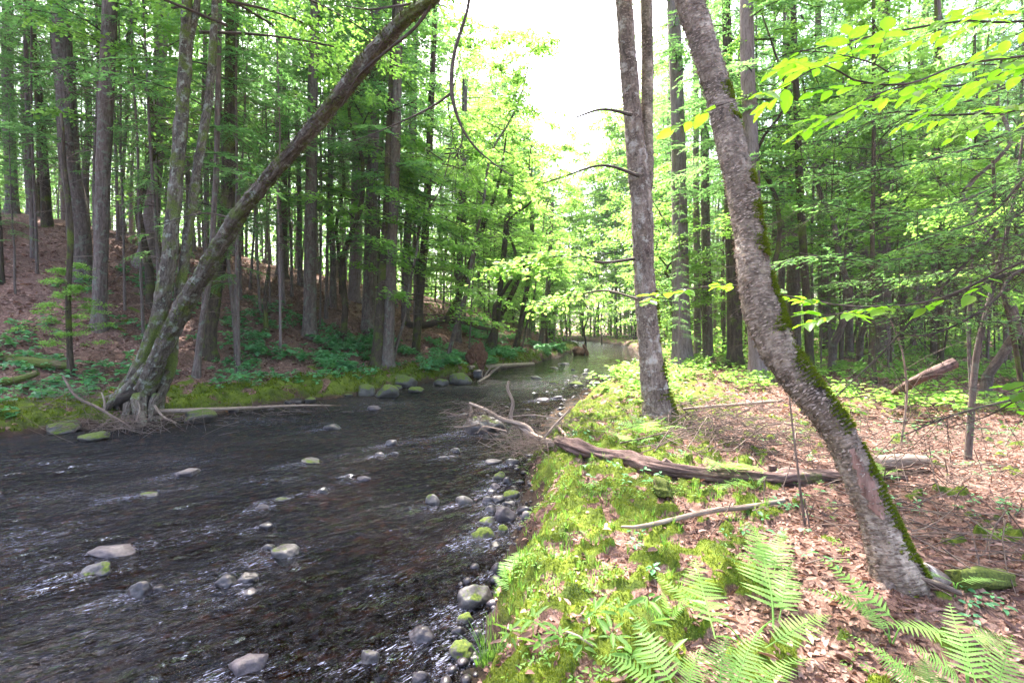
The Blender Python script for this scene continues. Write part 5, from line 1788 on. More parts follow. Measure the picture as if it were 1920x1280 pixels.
def leafy_bough(root, pts, n, spread, size, k=6, seed=0):
    ob, Pq = child_branch(root, pts, M_DTWIG, k=k)
    L = len(Pq)
    tg = G()
    r2 = np.random.default_rng(seed)
    nt_ = max(2, n // 6)
    base_off = Vector(root.location)
    for q in range(nt_):
        f = (q + r2.random()) / nt_
        i = int((.25 + .75 * f) * (L - 1))
        T_ = norm(Pq[min(i + 1, L - 1)] - Pq[max(i - 1, 0)])
        h_ = norm(np.cross(T_, [0, 0, 1.0]))
        sd_ = 1 if q % 2 else -1
        D = norm(T_ * .8 + h_ * sd_ * .8 + r2.normal(size=3) * .12)
        tl = spread * r2.uniform(.5, 1.1) * (1.1 - .5 * f)
        Q = Pq[i] + D * tl * np.linspace(0, 1, 5)[:, None] + np.array([0, 0, -.12 * tl]) * (np.linspace(0, 1, 5)[:, None] ** 2)
        tube(tg, Q, np.linspace(.0028, .001, 5), 4, cap=False)
        m = 6
        for j in range(m):
            u_ = (j + 1) / m
            c_ = Q[0] + (Q[-1] - Q[0]) * u_
            s2 = 1 if j % 2 else -1
            hh2 = norm(np.cross(D, [0, 0, 1.0]))
            dd = norm(D * (.55 if j < m - 1 else 1.2) + hh2 * s2 * (.85 if j < m - 1 else .1) + np.array([0, 0, -.25]) + r2.normal(size=3) * .12)
            lf = bpy.data.objects.new('leaf', BL[r2.integers(3)])
            C.objects.link(lf)
            lf.parent = ob
            s_ = size * r2.uniform(.7, 1.15)
            yv = Vector(dd)
            zv = (Vector((0, 0, 1)) + Vector(r2.normal(size=3) * .28)).normalized()
            xv = yv.cross(zv).normalized()
            zv = xv.cross(yv)
            Mx = Matrix((xv, yv, zv)).transposed().to_4x4()
            Mx = Matrix.Translation(Vector(c_)) @ Mx @ Matrix.Diagonal((s_, s_, s_, 1))
            lf.matrix_basis = Mx
    t_ob = tg.obj('twig', M_DTWIG, ob)
    t_ob.location = (0, 0, 0)
    return ob


BEE = thing('beech_tree', (3.9, 2.9, H(3.9, 2.9)), 'young beech at the right edge with large bright leaves across the upper right', 'tree')
g = G()
P_, r_ = resample(np.array([(3.9, 2.9, .1), (3.95, 2.95, 2), (3.9, 3.0, 4), (4.0, 3.2, 7.5)]), np.array([.06, .05, .04, .012]), .2)
tube(g, P_, r_, 12, disp=furrow(.06))
g.obj('trunk', M_HEM, BEE)
BOUGHS = [
 ([(2260, 60, 10, 2.95), (1920, 105, 6, 2.75), (1800, 122, 5, 2.7), (1700, 158, 5, 2.6), (1600, 150, 4, 2.55), (1545, 122, 3, 2.5), (1460, 165, 2, 2.5), (1320, 205, 1.5, 2.45)], 84, .36),
 ([(2260, 80, 10, 2.95), (1920, 130, 6, 3.1), (1800, 160, 5, 3.1), (1680, 165, 4, 3.0), (1560, 215, 3, 2.95), (1480, 225, 2, 2.9)], 78, .38),
 ([(2260, 0, 10, 2.95), (1920, 40, 6, 3.2), (1800, 40, 5, 3.1), (1650, 65, 4, 3.1), (1560, 85, 3, 3.0), (1480, 100, 2, 3.0)], 72, .38),
 ([(1700, 160, 4, 2.6), (1640, 120, 3, 2.6), (1560, 100, 2, 2.6), (1500, 95, 2, 2.6)], 24, .28),
 ([(2260, 100, 10, 2.95), (1940, 200, 6, 3.4), (1800, 215, 5, 3.5), (1700, 215, 4, 3.5)], 48, .42),
 ([(2260, 420, 10, 2.95), (1950, 480, 8, 3.4), (1760, 560, 6, 3.6), (1620, 575, 4, 3.7), (1500, 560, 4, 3.95), (1380, 535, 3, 4.0), (1270, 545, 2, 3.95), (1175, 565, 1.5, 3.9)], 70, .30),
 ([(1620, 575, 3, 3.7), (1560, 590, 2, 3.5), (1490, 585, 2, 3.45)], 18, .24),
 ([(2260, 600, 10, 2.95), (2000, 700, 6, 3.4), (1850, 780, 4, 3.9), (1780, 800, 2, 4.1)], 14, .2),
 ([(2260, 600, 10, 2.95), (2050, 680, 6, 3.3), (1930, 720, 4, 3.4), (1870, 740, 2, 3.4)], 12, .22),
]
for k, (pts, n, sp) in enumerate(BOUGHS):
    leafy_bough(BEE, pts, n, sp, .105 if k < 5 else .12, seed=k + 3)


# ---------------------------------------------------------------- ferns
def frond_mesh(seed):
    r2 = np.random.default_rng(seed)
    g = G()
    n = 17
    t = np.linspace(0, 1, 40)
    ax = np.stack([.03 * np.sin(t * 3 + seed), t, .42 * t - .46 * t ** 2.2], 1)
    tube(g, ax[::3], np.linspace(.006, .0015, len(ax[::3])), 4, cap=False, v=.8)
    for i in range(n):
        f = .16 + .82 * i / (n - 1)
        W = .20 * np.sin(np.pi * (0.12 + .88 * (f - .16) / .84) ** .62) ** .8 * (1 - .25 * f) + .008
        b = np.array([np.interp(f, t, ax[:, q]) for q in range(3)])
        b2 = np.array([np.interp(min(f + .02, 1), t, ax[:, q]) for q in range(3)])
        T_ = norm(b2 - b)
        for sd_ in (1, -1):
            h_ = np.array([sd_ * 1.0, 0, 0])
            D = norm(h_ * .93 + T_ * .36 + np.array([0, .07 * r2.normal(), -.08 + .16 * r2.normal()]))
            w = W * r2.uniform(.82, 1.08) * (.45 if r2.random() < .05 else 1)
            up = norm(np.cross(D, T_)) * sd_
            pl = norm(np.cross(up, D))
            m = 9
            u_ = np.linspace(0, 1, m * 2 + 1)
            wd = .0195 * (1 - u_ ** 1.8) * (.55 + .5 * np.where(np.arange(len(u_)) % 2 == 1, 1, .25)) * (w / .2) ** .5 + .0008
            droop = -.10 * w * u_ ** 2
            c = b + D * (w * u_)[:, None] + np.array([0, 0, 1.0]) * droop[:, None]
            V = np.concatenate([c + pl * wd[:, None], c - np.array([0, 0, .003]), c - pl * wd[:, None]])
            K = len(u_)
            F = []
            for q in range(K - 1):
                F += [(q, q + 1, K + q + 1, K + q), (K + q, K + q + 1, 2 * K + q + 1, 2 * K + q)]
            g.add(V, np.array(F), .3 + .5 * r2.random())
    return g.mesh('frond', M_FERN)


FR = [frond_mesh(k) for k in range(4)]


def fern(base, tips, label, seed, wid=1.0, group=None, world=False):
    b = onground(*base) if not world else base
    if b is None: return
    t = thing('fern', b, label, 'fern', group, ws=False)
    r2 = np.random.default_rng(seed)
    for j, tp in enumerate(tips):
        if len(tp) == 3 and not world:
            px, py, hh_ = tp
            q = onz(px, py, b[2] + hh_)
        else:
            q = np.array(tp)
        v = q - b
        L = math.hypot(v[0], v[1])
        ln = math.sqrt(L * L + v[2] ** 2)
        o = bpy.data.objects.new('frond', FR[r2.integers(4)])
        C.objects.link(o)
        o.parent = t
        yv = Vector(v).normalized()
        zv = Vector((0, 0, 1))
        xv = yv.cross(zv).normalized()
        zv = xv.cross(yv)
        tw = Quaternion(yv, r2.normal() * .18)
        xv, zv = tw @ xv, tw @ zv
        Mx = Matrix((xv, yv, zv)).transposed().to_4x4() @ Matrix.Diagonal((ln * wid, ln, ln * .8, 1))
        o.matrix_basis = Mx
    return t


GF = 'ferns on the near bank'


def fern_at(fronds, label, seed, wid=1.0):
    """every frond: base px, py, height above ground, tip px, py, height"""
    P0 = [onz(f[0], f[1], .50 + f[2]) for f in fronds]
    c0 = np.mean(P0, axis=0)
    b = np.array([c0[0], c0[1], H(c0[0], c0[1])])
    t = thing('fern', b, label, 'fern', GF, ws=False)
    r2 = np.random.default_rng(seed)
    for f, q0 in zip(fronds, P0):
        q1 = onz(f[3], f[4], .50 + f[5])
        v = q1 - q0
        ln = np.linalg.norm(v)
        o = bpy.data.objects.new('frond', FR[r2.integers(4)])
        C.objects.link(o)
        o.parent = t
        yv = Vector(v).normalized()
        xv = yv.cross(Vector((0, 0, 1))).normalized()
        zv = xv.cross(yv)
        tw = Quaternion(yv, r2.normal() * .15)
        xv, zv = tw @ xv, tw @ zv
        Mx = Matrix((xv, yv, zv)).transposed().to_4x4() @ Matrix.Diagonal((max(ln, .42) * wid, ln, ln * .55, 1))
        o.matrix_basis = Matrix.Translation(Vector(q0 - b)) @ Mx
        # stalk from the crown of the plant to the blade
        g = G()
        P_ = np.array([np.zeros(3) + np.array([0, 0, -.02]), (q0 - b) * .55 + np.array([0, 0, .02]), q0 - b + v * .02])
        P_, r_ = resample(P_, np.array([.004, .0035, .003]), .03)
        tube(g, P_, r_, 5, cap=False, v=.7)
        g.obj('stalk', M_FERN, t, ).location = (0, 0, 0)
    return t


fern_at([(1440, 1172, .05, 1418, 1000, .22), (1455, 1160, .05, 1492, 1050, .22), (1340, 1196, .06, 1306, 1042, .2), (1345, 1165, .06, 1226, 1076, .16), (1430, 1210, .06, 1562, 1152, .12)], 'sun bleached fern with five wide fronds in the bright clearing', 1, 1.2)
fern_at([(1438, 1078, .05, 1398, 972, .2), (1428, 1082, .05, 1335, 1035, .18), (1445, 1080, .05, 1478, 992, .2)], 'upper sunlit fern behind the bleached one, nearest the long stick', 11, 1.15)
fern_at([(1692, 1178, .06, 1535, 1040, .26), (1662, 1168, .05, 1508, 1098, .14), (1660, 1190, .05, 1600, 1120, .14)], 'fern with a long pale frond pointing up left past the birch foot', 2, 1.1)
fern_at([(1272, 1300, .12, 1190, 1148, .25), (1255, 1300, .1, 1110, 1225, .15), (1290, 1310, .1, 1320, 1215, .25)], 'broad fern rising from the bottom edge on the moss side', 3, 1.15)
fern_at([(1365, 1300, .12, 1436, 1182, .28), (1350, 1300, .12, 1368, 1190, .25), (1400, 1310, .1, 1520, 1230, .18)], 'fern at the bottom edge just left of the bright litter', 4, 1.25)
fern_at([(1735, 1295, .1, 1588, 1182, .22), (1720, 1300, .1, 1640, 1215, .22), (1745, 1300, .1, 1740, 1230, .22)], 'drooping fern left of the tall corner fern', 6, 1.0)
fern_at([(1828, 1300, .14, 1788, 1128, .35), (1805, 1200, .2, 1640, 1165, .25), (1812, 1195, .2, 1905, 1205, .2), (1850, 1310, .12, 1905, 1190, .3), (1812, 1290, .12, 1700, 1200, .25)], 'tall fern rising at the bottom right corner', 5, 1.15)
fern_at([(1788, 1092, .1, 1742, 1076, .16), (1795, 1092, .1, 1886, 1088, .14)], 'pair of short fronds above the mossy log chunk', 9, 1.0)
fern((960, 1110), [(975, 1030, .1), (1010, 1055, .05), (925, 1078, .05), (990, 1080, .0), (940, 1050, .1)], 'small fern growing out of the bank over the water', 7, 1.4, GF)
fern((1215, 815), [(1140, 785, .2), (1180, 775, .25), (1250, 780, .25), (1285, 800, .2), (1160, 800, .15), (1220, 790, .3)], 'leafy fern clump at the foot of the twin birch', 8, 1.5, GF)
fern((1190, 835), [(1120, 805, .15), (1160, 815, .2), (1230, 820, .15), (1200, 805, .2)], 'lower fern clump between the twin birch and the log', 12, 1.5, GF)
fern((1415, 915), [(1370, 895, .12), (1400, 885, .15), (1440, 890, .12), (1350, 915, .08)], 'small fern in front of the middle of the log', 10, 1.3, GF)
fern((1370, 885), [(1330, 878, .2), (1400, 870, .22), (1425, 882, .2)], 'sprig of fern behind the log near the sapling stems', 14, 1.3, GF)
fern((1870, 1010), [(1830, 985, .1), (1900, 985, .1), (1850, 975, .12)], 'little dark fern on the shaded litter at the right', 15, 1.1, GF)
fern((1650, 900), [(1600, 880, .2), (1640, 865, .25), (1690, 880, .2)], 'pale fern sprig beside the sunlit log piece', 16, 1.2, GF)

fern((1255, 1165), [(1190, 1130, .15), (1240, 1105, .18), (1300, 1115, .15)], 'small fern at the edge of moss and dead leaves', 26, 1.2, GF)

# ---------------------------------------------------------------- ground cover close by
# moss tufts
n = 150000
yy = 2.1 + (rng.random(n) ** 1.7) * 8.5
xl = np.interp(yy, RE[:, 1], RE[:, 0])
xx = xl + rng.random(n) ** 1.2 * (1.4 + .42 * yy)
dl_, dr_ = edges(xx, yy)
mk = moss_mask(xx, yy, dl_, dr_)
K = (mk > .35) & (rng.random(n) < mk)
xx, yy = xx[K], yy[K]
hz = height(xx, yy)
sz = .011 + .0016 * yy
c = np.stack([xx, yy, hz - .003], 1)
d = norm(np.array([0, 0, 1.0]) + rng.normal(size=c.shape) * .5)
g = G()
vv = np.clip(.45 + .35 * fbm(c * np.array([3, 3, 0.0]), 2) + .35 * rng.normal(size=len(c)), 0, 1)
leaves(g, c, d, rng.normal(size=c.shape), sz * rng.uniform(.5, 1.5, len(c)), sz * .42, vv, tri=True)
tag(g.obj('moss', M_MOSST), 'bright yellow green moss cushions on the near bank', kind='stuff')

# moss on the far bank rim
n = 30000
s = rng.random(n)
yy = 9.3 + s * 20
xl = np.interp(yy, LE[:, 1], LE[:, 0])
xx = xl - rng.random(n) ** 1.3 * 2.4
dl_, dr_ = edges(xx, yy)
mk = moss_mask(xx, yy, dl_, dr_)
K = (mk > .35) & (dl_ > 0)
xx, yy = xx[K], yy[K]
c = np.stack([xx, yy, height(xx, yy) - .01], 1)
d = norm(np.array([0, 0, 1.0]) + rng.normal(size=c.shape) * .5)
g = G()
leaves(g, c, d, rng.normal(size=c.shape), .06 * rng.uniform(.5, 1.5, len(c)), .035, rng.random(len(c)), tri=True)
tag(g.obj('moss', M_MOSST), 'thick moss along the rim of the far bank', kind='stuff')


def litter(n, x, y, size, name, label, up=.5, keep=None):
    z = height(x, y)
    dl_, dr_ = edges(x, y)
    mk = moss_mask(x, y, dl_, dr_)
    K = ((dl_ > .12) | (dr_ > .1)) & (rng.random(len(x)) > mk * .88)
    x, y, z = x[K], y[K], z[K]
    m = len(x)
    c = np.stack([x, y, z + size * .15 * rng.random(m)], 1)
    a = rng.random(m) * 6.283
    d = norm(np.stack([np.cos(a), np.sin(a), rng.normal(size=m) * up * .5], 1))
    nr = norm(np.array([0, 0, 1.0]) + rng.normal(size=c.shape) * up)
    g = G()
    long_ = rng.random(m)
    leaves(g, c, d, nr, size * rng.uniform(.4, 1.0, m) * (1 + 1.1 * (rng.random(m) < .14)), size * rng.uniform(.12, .75, m), np.clip(rng.random(m) ** 1.5 + .45 * fbm(xy3(x, y, 1.2, 3.0), 3), 0, 1), fold=.3 * 1, six=True)
    return tag(g.obj(name, M_LITTER), label, kind='stuff')


n = 26000
yy = 2.0 + rng.random(n) ** 1.3 * 7.5
xx = -.3 + rng.random(n) * (1.2 + 1.15 * yy)
litter(n, xx, yy, .055, 'leaf_litter', 'pinkish brown dead leaves strewn on the near bank', .55)
n = 22000
yy = 8 + rng.random(n) * 18
xx = np.interp(yy, RE[:, 1], RE[:, 0]) + rng.random(n) * (5 + yy * .9)
litter(n, xx, yy, .11, 'leaf_litter', 'dead leaves on the forest floor behind the fallen log', .4)
n = 30000
a_ = rng.random(n) * 17
yy = 9 + rng.random(n) * 26
xx = np.interp(yy, LE[:, 1], LE[:, 0]) - a_
litter(n, xx, yy, .13, 'leaf_litter', 'dead leaves on the far hillside', .4)


def herbs(name, label, x, y, hgt, ll, lw, nl, matl, umbel=False, vlo=0.0):
    """small plants: a stem with a whorl of leaves each"""
    n = len(x)
    z = height(x, y)
    h = hgt * rng.uniform(.5, 1.3, n)
    g = G()
    top = np.stack([x + rng.normal(size=n) * h * .2, y + rng.normal(size=n) * h * .2, z + h], 1)
    b = np.stack([x, y, z], 1)
    sd_ = np.array([1.0, 0, 0]) * .0025
    g.add(np.stack([b - sd_, b + sd_, top], 1).reshape(-1, 3), np.arange(n)[:, None] * 3 + np.array([0, 1, 2]), .5)
    a0 = rng.random(n) * 6.28
    for j in range(nl):
        a = a0 + j * 6.283 / nl + rng.normal(size=n) * .3
        f = 1.0 - .45 * (j % 3) / 3
        c = b + (top - b) * f
        d = norm(np.stack([np.cos(a), np.sin(a), rng.normal(size=n) * .25 + .05], 1))
        nr = norm(np.array([0, 0, 1.0]) + rng.normal(size=c.shape) * .25)
        s = rng.uniform(.6, 1.25, n)
        leaves(g, c + d * .01, d, nr, ll * s, lw * s, np.clip(vlo + (1 - vlo) * rng.random(n), 0, 1), six=True)
    return tag(g.obj(name, [matl]), label, kind='stuff')


def clumped(n, fx, fy, thr, sc_=.5, z=0.0):
    """accept random points where a noise field is high"""
    x, y = fx(n), fy(n)
    k = fbm(xy3(x, y, sc_, z), 3) > thr
    return x[k], y[k]


# far hillside herbs
yy = 9.5 + rng.random(2900) * 14
xx = np.interp(yy, LE[:, 1], LE[:, 0]) - .5 - rng.random(2900) * 11
k = fbm(xy3(xx, yy, .45, 2.2), 3) + .03 * (14 - yy) > 0.16
herbs('herb_layer', 'teal green leafy herbs covering the far hillside', xx[k], yy[k], .2, .14, .10, 6, M_HERB)
yy = 16 + rng.random(3200) * 22
xx = np.interp(yy, LE[:, 1], LE[:, 0]) - .2 - rng.random(3200) ** 1.4 * 6
k = fbm(xy3(xx, yy, .4, 7.2), 3) > .1
herbs('herb_layer', 'green plants along the upstream bank', xx[k], yy[k], .3, .2, .13, 6, M_HERB, vlo=.3)
# seedlings among the near moss
yy = 2.2 + rng.random(2400) ** 1.2 * 7
xx = np.interp(yy, RE[:, 1], RE[:, 0]) + .05 + rng.random(2400) ** 1.1 * (1.0 + .42 * yy)
k = fbm(xy3(xx, yy, 1.3, 4.2), 3) > .16
herbs('seedlings', 'tiny bright seedlings sprouting through the moss', xx[k], yy[k], .035, .028, .013, 4, M_GRASS, vlo=.3)
# plants in the right wood
yy = 8.5 + rng.random(3800) * 20
xx = np.interp(yy, RE[:, 1], RE[:, 0]) + .5 + rng.random(3800) * (4 + .9 * yy)
k = fbm(xy3(xx, yy, .5, 5.2), 3) > .22 - .02 * yy
herbs('herb_layer', 'low green plants scattered over the right hand forest floor', xx[k], yy[k], .30, .13, .085, 6, M_LEAFL)
yy = 2.6 + rng.random(700) * 6
xx = .8 + rng.random(700) * (1.0 + 1.1 * yy)
k = fbm(xy3(xx, yy, .8, 5.9), 3) > .12
herbs('herb_layer', 'small green sprouts in the dead leaves', xx[k], yy[k], .05, .055, .03, 4, M_HERB, vlo=.3)

# lance leaved plants at the bottom of the bank
SP = [(960, 1215), (1010, 1235), (1050, 1210), (1085, 1250), (1170, 1190), (1200, 1215), (1155, 1230), (1230, 1170), (1180, 1262), (1120, 1180), (1255, 1255), (1000, 1195)]
pxy = np.array([onground(a, b)[:2] for a, b in SP])
g_ = herbs('herb_layer', 'pointed leaved plants at the bottom of the bank', pxy[:, 0], pxy[:, 1], .11, .10, .026, 7, M_GRASS, vlo=.3)


# grass tufts
def grass(name, label, x, y, L, nbl, kind='stuff', spread=.5):
    z = height(x, y)
    g = G()
    for k in range(len(x)):
        b = np.array([x[k], y[k], max(z[k], 0)])
        a = rng.random(nbl) * 6.283
        l = L * rng.uniform(.5, 1.2, nbl)
        dx = np.stack([np.cos(a), np.sin(a), 0 * a], 1)
        t = np.linspace(0, 1, 5)
        s = norm(np.cross(dx, [0, 0, 1.0]))
        sp = spread * rng.uniform(.3, 1.2, nbl)
        for i in range(nbl):
            c = b + dx[i] * (.01 + l[i] * sp[i] * t[:, None] ** 1.6) + np.array([0, 0, 1.0]) * (l[i] * (t - .35 * sp[i] * t ** 2.4))[:, None]
            w = .0028 * (1 - t) ** .6
            V = np.concatenate([c - s[i] * w[:, None], c + s[i] * w[:, None]])
            F = [(q, q + 1, 6 + q, 5 + q) for q in range(4)]
            g.add(V, np.array(F), rng.random())
    return tag(g.obj(name, M_GRASS), label, kind=kind)


gr = grass('grass_tuft', None, np.array([-.16, -.13]), np.array([2.98, 3.05]), .26, 26, kind=None, spread=.8)
tag(gr, 'arching grass tuft over the water at the bottom of the bank', 'grass tuft')
n = 1100
yy = 3.0 + rng.random(n) ** 1.1 * 6
xx = np.interp(yy, RE[:, 1], RE[:, 0]) + .05 + rng.random(n) ** 1.2 * (1.0 + .3 * yy)
k = fbm(xy3(xx, yy, 1.1, 14.2), 3) > -.05
grass('grass', 'fine grass growing through the bank moss', xx[k], yy[k], .085, 7)

# ---------------------------------------------------------------- bank-side broadleaved trees that frame the sky
LM = [(90, 'left of the thick brown trunk'), (170, 'behind the thick brown trunk'), (250, 'behind the straight grey brown trunk'), (330, 'behind the pale violet trunk'), (470, 'behind the stems of the leaning tree'),
      (555, 'behind the left trunk of the hillside two'), (625, 'behind the right trunk of the hillside two'), (715, 'behind the brown trunk above the bank pair'), (800, 'behind the mossy footed bank pair'), (900, 'behind the arching dead tree'),
      (1000, 'above the upstream bank'), (1160, 'beyond the bend of the stream'), (1255, 'behind the twin birch'), (1350, 'behind the broad pinkish trunk'), (1480, 'behind the leaning birch'), (1600, 'behind the narrow black mossy trunk'),
      (1700, 'behind the wide furrowed grey trunk'), (1820, 'behind the raised dead log'), (2400, 'behind the pale right hand sapling')]


def place_label(what, x, y, r):
    px_ = 960 + 960 * x / y
    w_ = next(t_ for q_, t_ in LM if px_ < q_ or q_ == 2400)
    dp = 'just' if y < 20 else ('some way' if y < 27 else ('well back' if y < 35 else 'far back'))
    th = 'thin' if r < .045 else ('slim' if r < .075 else ('medium' if r < .11 else 'stout'))
    return f'{th} {what} {dp} {w_}'


def region_label(x, y):
    dl_, dr_ = edges(np.array([x]), np.array([y]))
    if dl_[0] > 0:
        if y < 24: return 'hemlock among many on the near part of the far hillside', 'hemlocks on the near part of the far hillside'
        if y < 42: return 'hemlock among many deeper on the far hillside', 'hemlocks deeper on the far hillside'
        return 'distant hemlock beyond the far hillside', 'distant hemlocks across the stream'
    if y < 24: return 'hemlock among many behind the leaning birch', 'hemlocks behind the leaning birch'
    if y < 42: return 'hemlock among many deep in the right hand wood', 'hemlocks deep in the right hand wood'
    return 'distant hemlock beyond the right hand wood', 'distant hemlocks on the near side'


MT = [(-4.6, 19.5, 'bright maple leaning out over the far bank left of the sky opening', 1.0, .25),
      (-2.9, 22.8, 'yellow green maple on the far bank beneath the sky opening', .95, .25),
      (-1.2, 27, 'maple on the upstream bank left of the bend', .9, .22),
      (.6, 32, 'maple farther upstream on the far bank', .9, .2),
      (2.5, 38, 'pale maple by the far bend', .8, .15),
      (-6.8, 20.5, 'maple on the hillside behind the leaning stem', 1.1, .1),
      (8.2, 24, 'maple on the near bank beyond the twin birch', .95, -.22),
      (7.3, 21, 'young maple just right of the twin birch', .7, -.15),
      (10.2, 31, 'maple on the near bank close to the bend', .9, -.2),
      (11.5, 40, 'pale maple on the near side of the bend', .8, -.15),
      (7.8, 15.5, 'maple in the right hand wood before the thicket', .7, 0),
      (11, 17.5, 'maple in the right hand wood behind the boughs', .8, 0),
      (13, 13, 'maple at the right edge of the wood', .75, 0),
      (9.5, 10.2, 'small maple near the right edge behind the sapling', .55, 0),
      (-12, 17, 'maple high on the left hillside', .9, 0),
      (-13.5, 24, 'maple behind the crest of the left hillside', 1.0, 0),
      (-9, 27, 'maple between hemlocks on the left crest', 1.0, 0),
      (15, 22, 'maple deep behind the right thicket', .9, 0),
      (18, 27, 'maple far right in the wood', 1.0, 0),
      (7.2, 50, 'maple closing the view at the bend', .9, 0),
      (4.2, 52, 'broad maple behind the bend', .9, 0),
      (9.8, 56, 'tall maple far behind the bend', 1.0, 0)]
for k, (x, y, lab, hs, lean) in enumerate(MT):
    t = forest_tree(x, y, 'm', .07 + .03 * (k % 3), lab, 'bright maples between the hemlocks', 500 + k, hs=hs * (1.15 if k < 6 else 1.15))
    t.rotation_euler = (0, lean, 0)
    for c_ in t.children:
        if c_.name.startswith('crown'): c_.rotation_euler.z = k * 1.1

# ---------------------------------------------------------------- the forest
cnt = 0
fr = np.random.default_rng(77)
PTS = [(a, b, r) for a, b, r in TREES]
tries = 0
while cnt < 112 and tries < 9000:
    tries += 1
    y = 15 + 31 * fr.random() ** 1.0
    x = (fr.random() * 2 - 1) * (y * 1.05 + 1)
    dl_, dr_ = edges(np.array([x]), np.array([y]))
    dl_, dr_ = dl_[0], dr_[0]
    if not (dl_ > 1.6 or dr_ > 1.6): continue
    if dr_ > 0 and y < 19: continue
    if dl_ > 0 and y < 24 and dl_ < 4: continue
    md = 1.5 if y < 35 else 1.9
    if any((x - a) ** 2 + (y - b) ** 2 < md * md for a, b, r in PTS): continue
    grp = region_label(x, y)[1]
    r = .055 + .12 * fr.random() ** 1.6
    hs_ = .9 + .4 * fr.random()
    px_ = 960 + 960 * x / y
    lim = np.interp(px_, [820, 930, 1000, 1080, 1150, 1230], [-600, 120, 330, 330, 120, -600])     # the strip of open sky over the stream
    hs_ = min(hs_, (2.05 + (610 - lim) / 960 * y) / 24)
    if hs_ < .3: continue
    if lim > -450:
        forest_tree(x, y, 'm', .05 + .04 * fr.random(), place_label('broad-leaved tree', x, y, r), 'broad-leaved trees lining the far reach', cnt, hs=min(1.5, hs_ * 1.75))
        PTS.append((x, y, r))
        cnt += 1
        continue
    lab = place_label('hemlock', x, y, r)
    forest_tree(x, y, 'h', r * min(1, hs_ / .7), lab, grp, cnt, hs=hs_, dead=y < 45, lean=0)
    PTS.append((x, y, r))
    cnt += 1

# slim suppressed poles between the big trunks
cnt = tries = 0
while cnt < 150 and tries < 9000:
    tries += 1
    y = 13.5 + 28 * fr.random() ** 1.2
    x = (fr.random() * 2 - 1) * (y * 1.03 + .5)
    dl_, dr_ = edges(np.array([x]), np.array([y]))
    dl_, dr_ = dl_[0], dr_[0]
    if not (dl_ > 2.2 or dr_ > 2.0): continue
    if dr_ > 0 and y < 17: continue
    if any((x - a) ** 2 + (y - b) ** 2 < .8 for a, b, r in PTS): continue
    px_ = 960 + 960 * x / y
    lim = np.interp(px_, [880, 960, 1000, 1080, 1130, 1200], [-600, 120, 330, 330, 120, -600])
    hs_ = min(.62 + .3 * fr.random(), (2.05 + (610 - lim) / 960 * y) / 24)
    if hs_ < .35: continue
    t = forest_tree(x, y, 'h', .028 + .045 * fr.random(), place_label('hemlock pole', x, y, .04 if fr.random() < .5 else .06), 'slim poles on the far hillside' if dl_ > 0 else 'slim poles in the right hand wood', 2000 + cnt, hs=hs_)
    for c2 in t.children:
        if c2.name.startswith('crown'): c2.scale = (hs_ * .55, hs_ * .55, hs_)
    t.rotation_euler.y += fr.normal() * .05
    PTS.append((x, y, .03))
    cnt += 1

# broad-leaved trees that close the view beyond the bend
cnt = tries = 0
while cnt < 34 and tries < 3000:
    tries += 1
    y = fr.uniform(44, 80)
    px_ = fr.uniform(900, 1240)
    x = (px_ - 960) / 960 * y
    dl_, dr_ = edges(np.array([x]), np.array([y]))
    if not (dl_[0] > .8 or dr_[0] > .8): continue
    if any((x - a) ** 2 + (y - b) ** 2 < 3.4 for a, b, r in PTS): continue
    lim = np.interp(px_, [900, 1000, 1100, 1240], [150, 235, 235, 100]) + fr.uniform(-20, 120)
    hh = 2.05 + (610 - lim) / 960 * y
    forest_tree(x, y, 'm', .10, place_label('pale green tree', x, y, .1), 'trees closing the view beyond the bend', 3000 + cnt, hs=hh / 12.5)
    PTS.append((x, y, .1))
    cnt += 1

# understorey: young hemlocks and maples under the tall trees
cnt = tries = 0
UND = {0: ('young hemlock in the understorey of the far hillside', 'young hemlocks on the far hillside'), 1: ('young hemlock in the understorey of the right hand wood', 'young hemlocks in the right hand wood'),
       2: ('young maple in the understorey of the far hillside', 'young maples on the far hillside'), 3: ('young maple in the understorey of the right hand wood', 'young maples in the right hand wood')}
while cnt < 210 and tries < 6000:
    tries += 1
    y = 15 + 55 * fr.random() ** 1.3
    x = (fr.random() * 2 - 1) * (y * 1.1 + 2)
    if cnt > 150:
        x, y = fr.uniform(0, 22), fr.uniform(38, 66)
    dl_, dr_ = edges(np.array([x]), np.array([y]))
    dl_, dr_ = dl_[0], dr_[0]
    if not (dl_ > (3 if y < 24 else 1.0) or dr_ > 1.2): continue
    if any((x - a) ** 2 + (y - b) ** 2 < 1.2 for a, b, r in PTS): continue
    if dl_ > 0 and y < 34 and fr.random() < .75: continue
    mp_ = fr.random() < .55
    k = (0 if dl_ > 0 else 1) + (2 if mp_ else 0)
    t = forest_tree(x, y, 'm' if mp_ else 'h', .03 + .02 * fr.random(), place_label('young maple' if mp_ else 'young hemlock', x, y, .04), UND[k][1], 900 + cnt, hs=(.35 + .4 * fr.random()) if mp_ else (.2 + .2 * fr.random()), dead=False)
    PTS.append((x, y, .03))
    cnt += 1

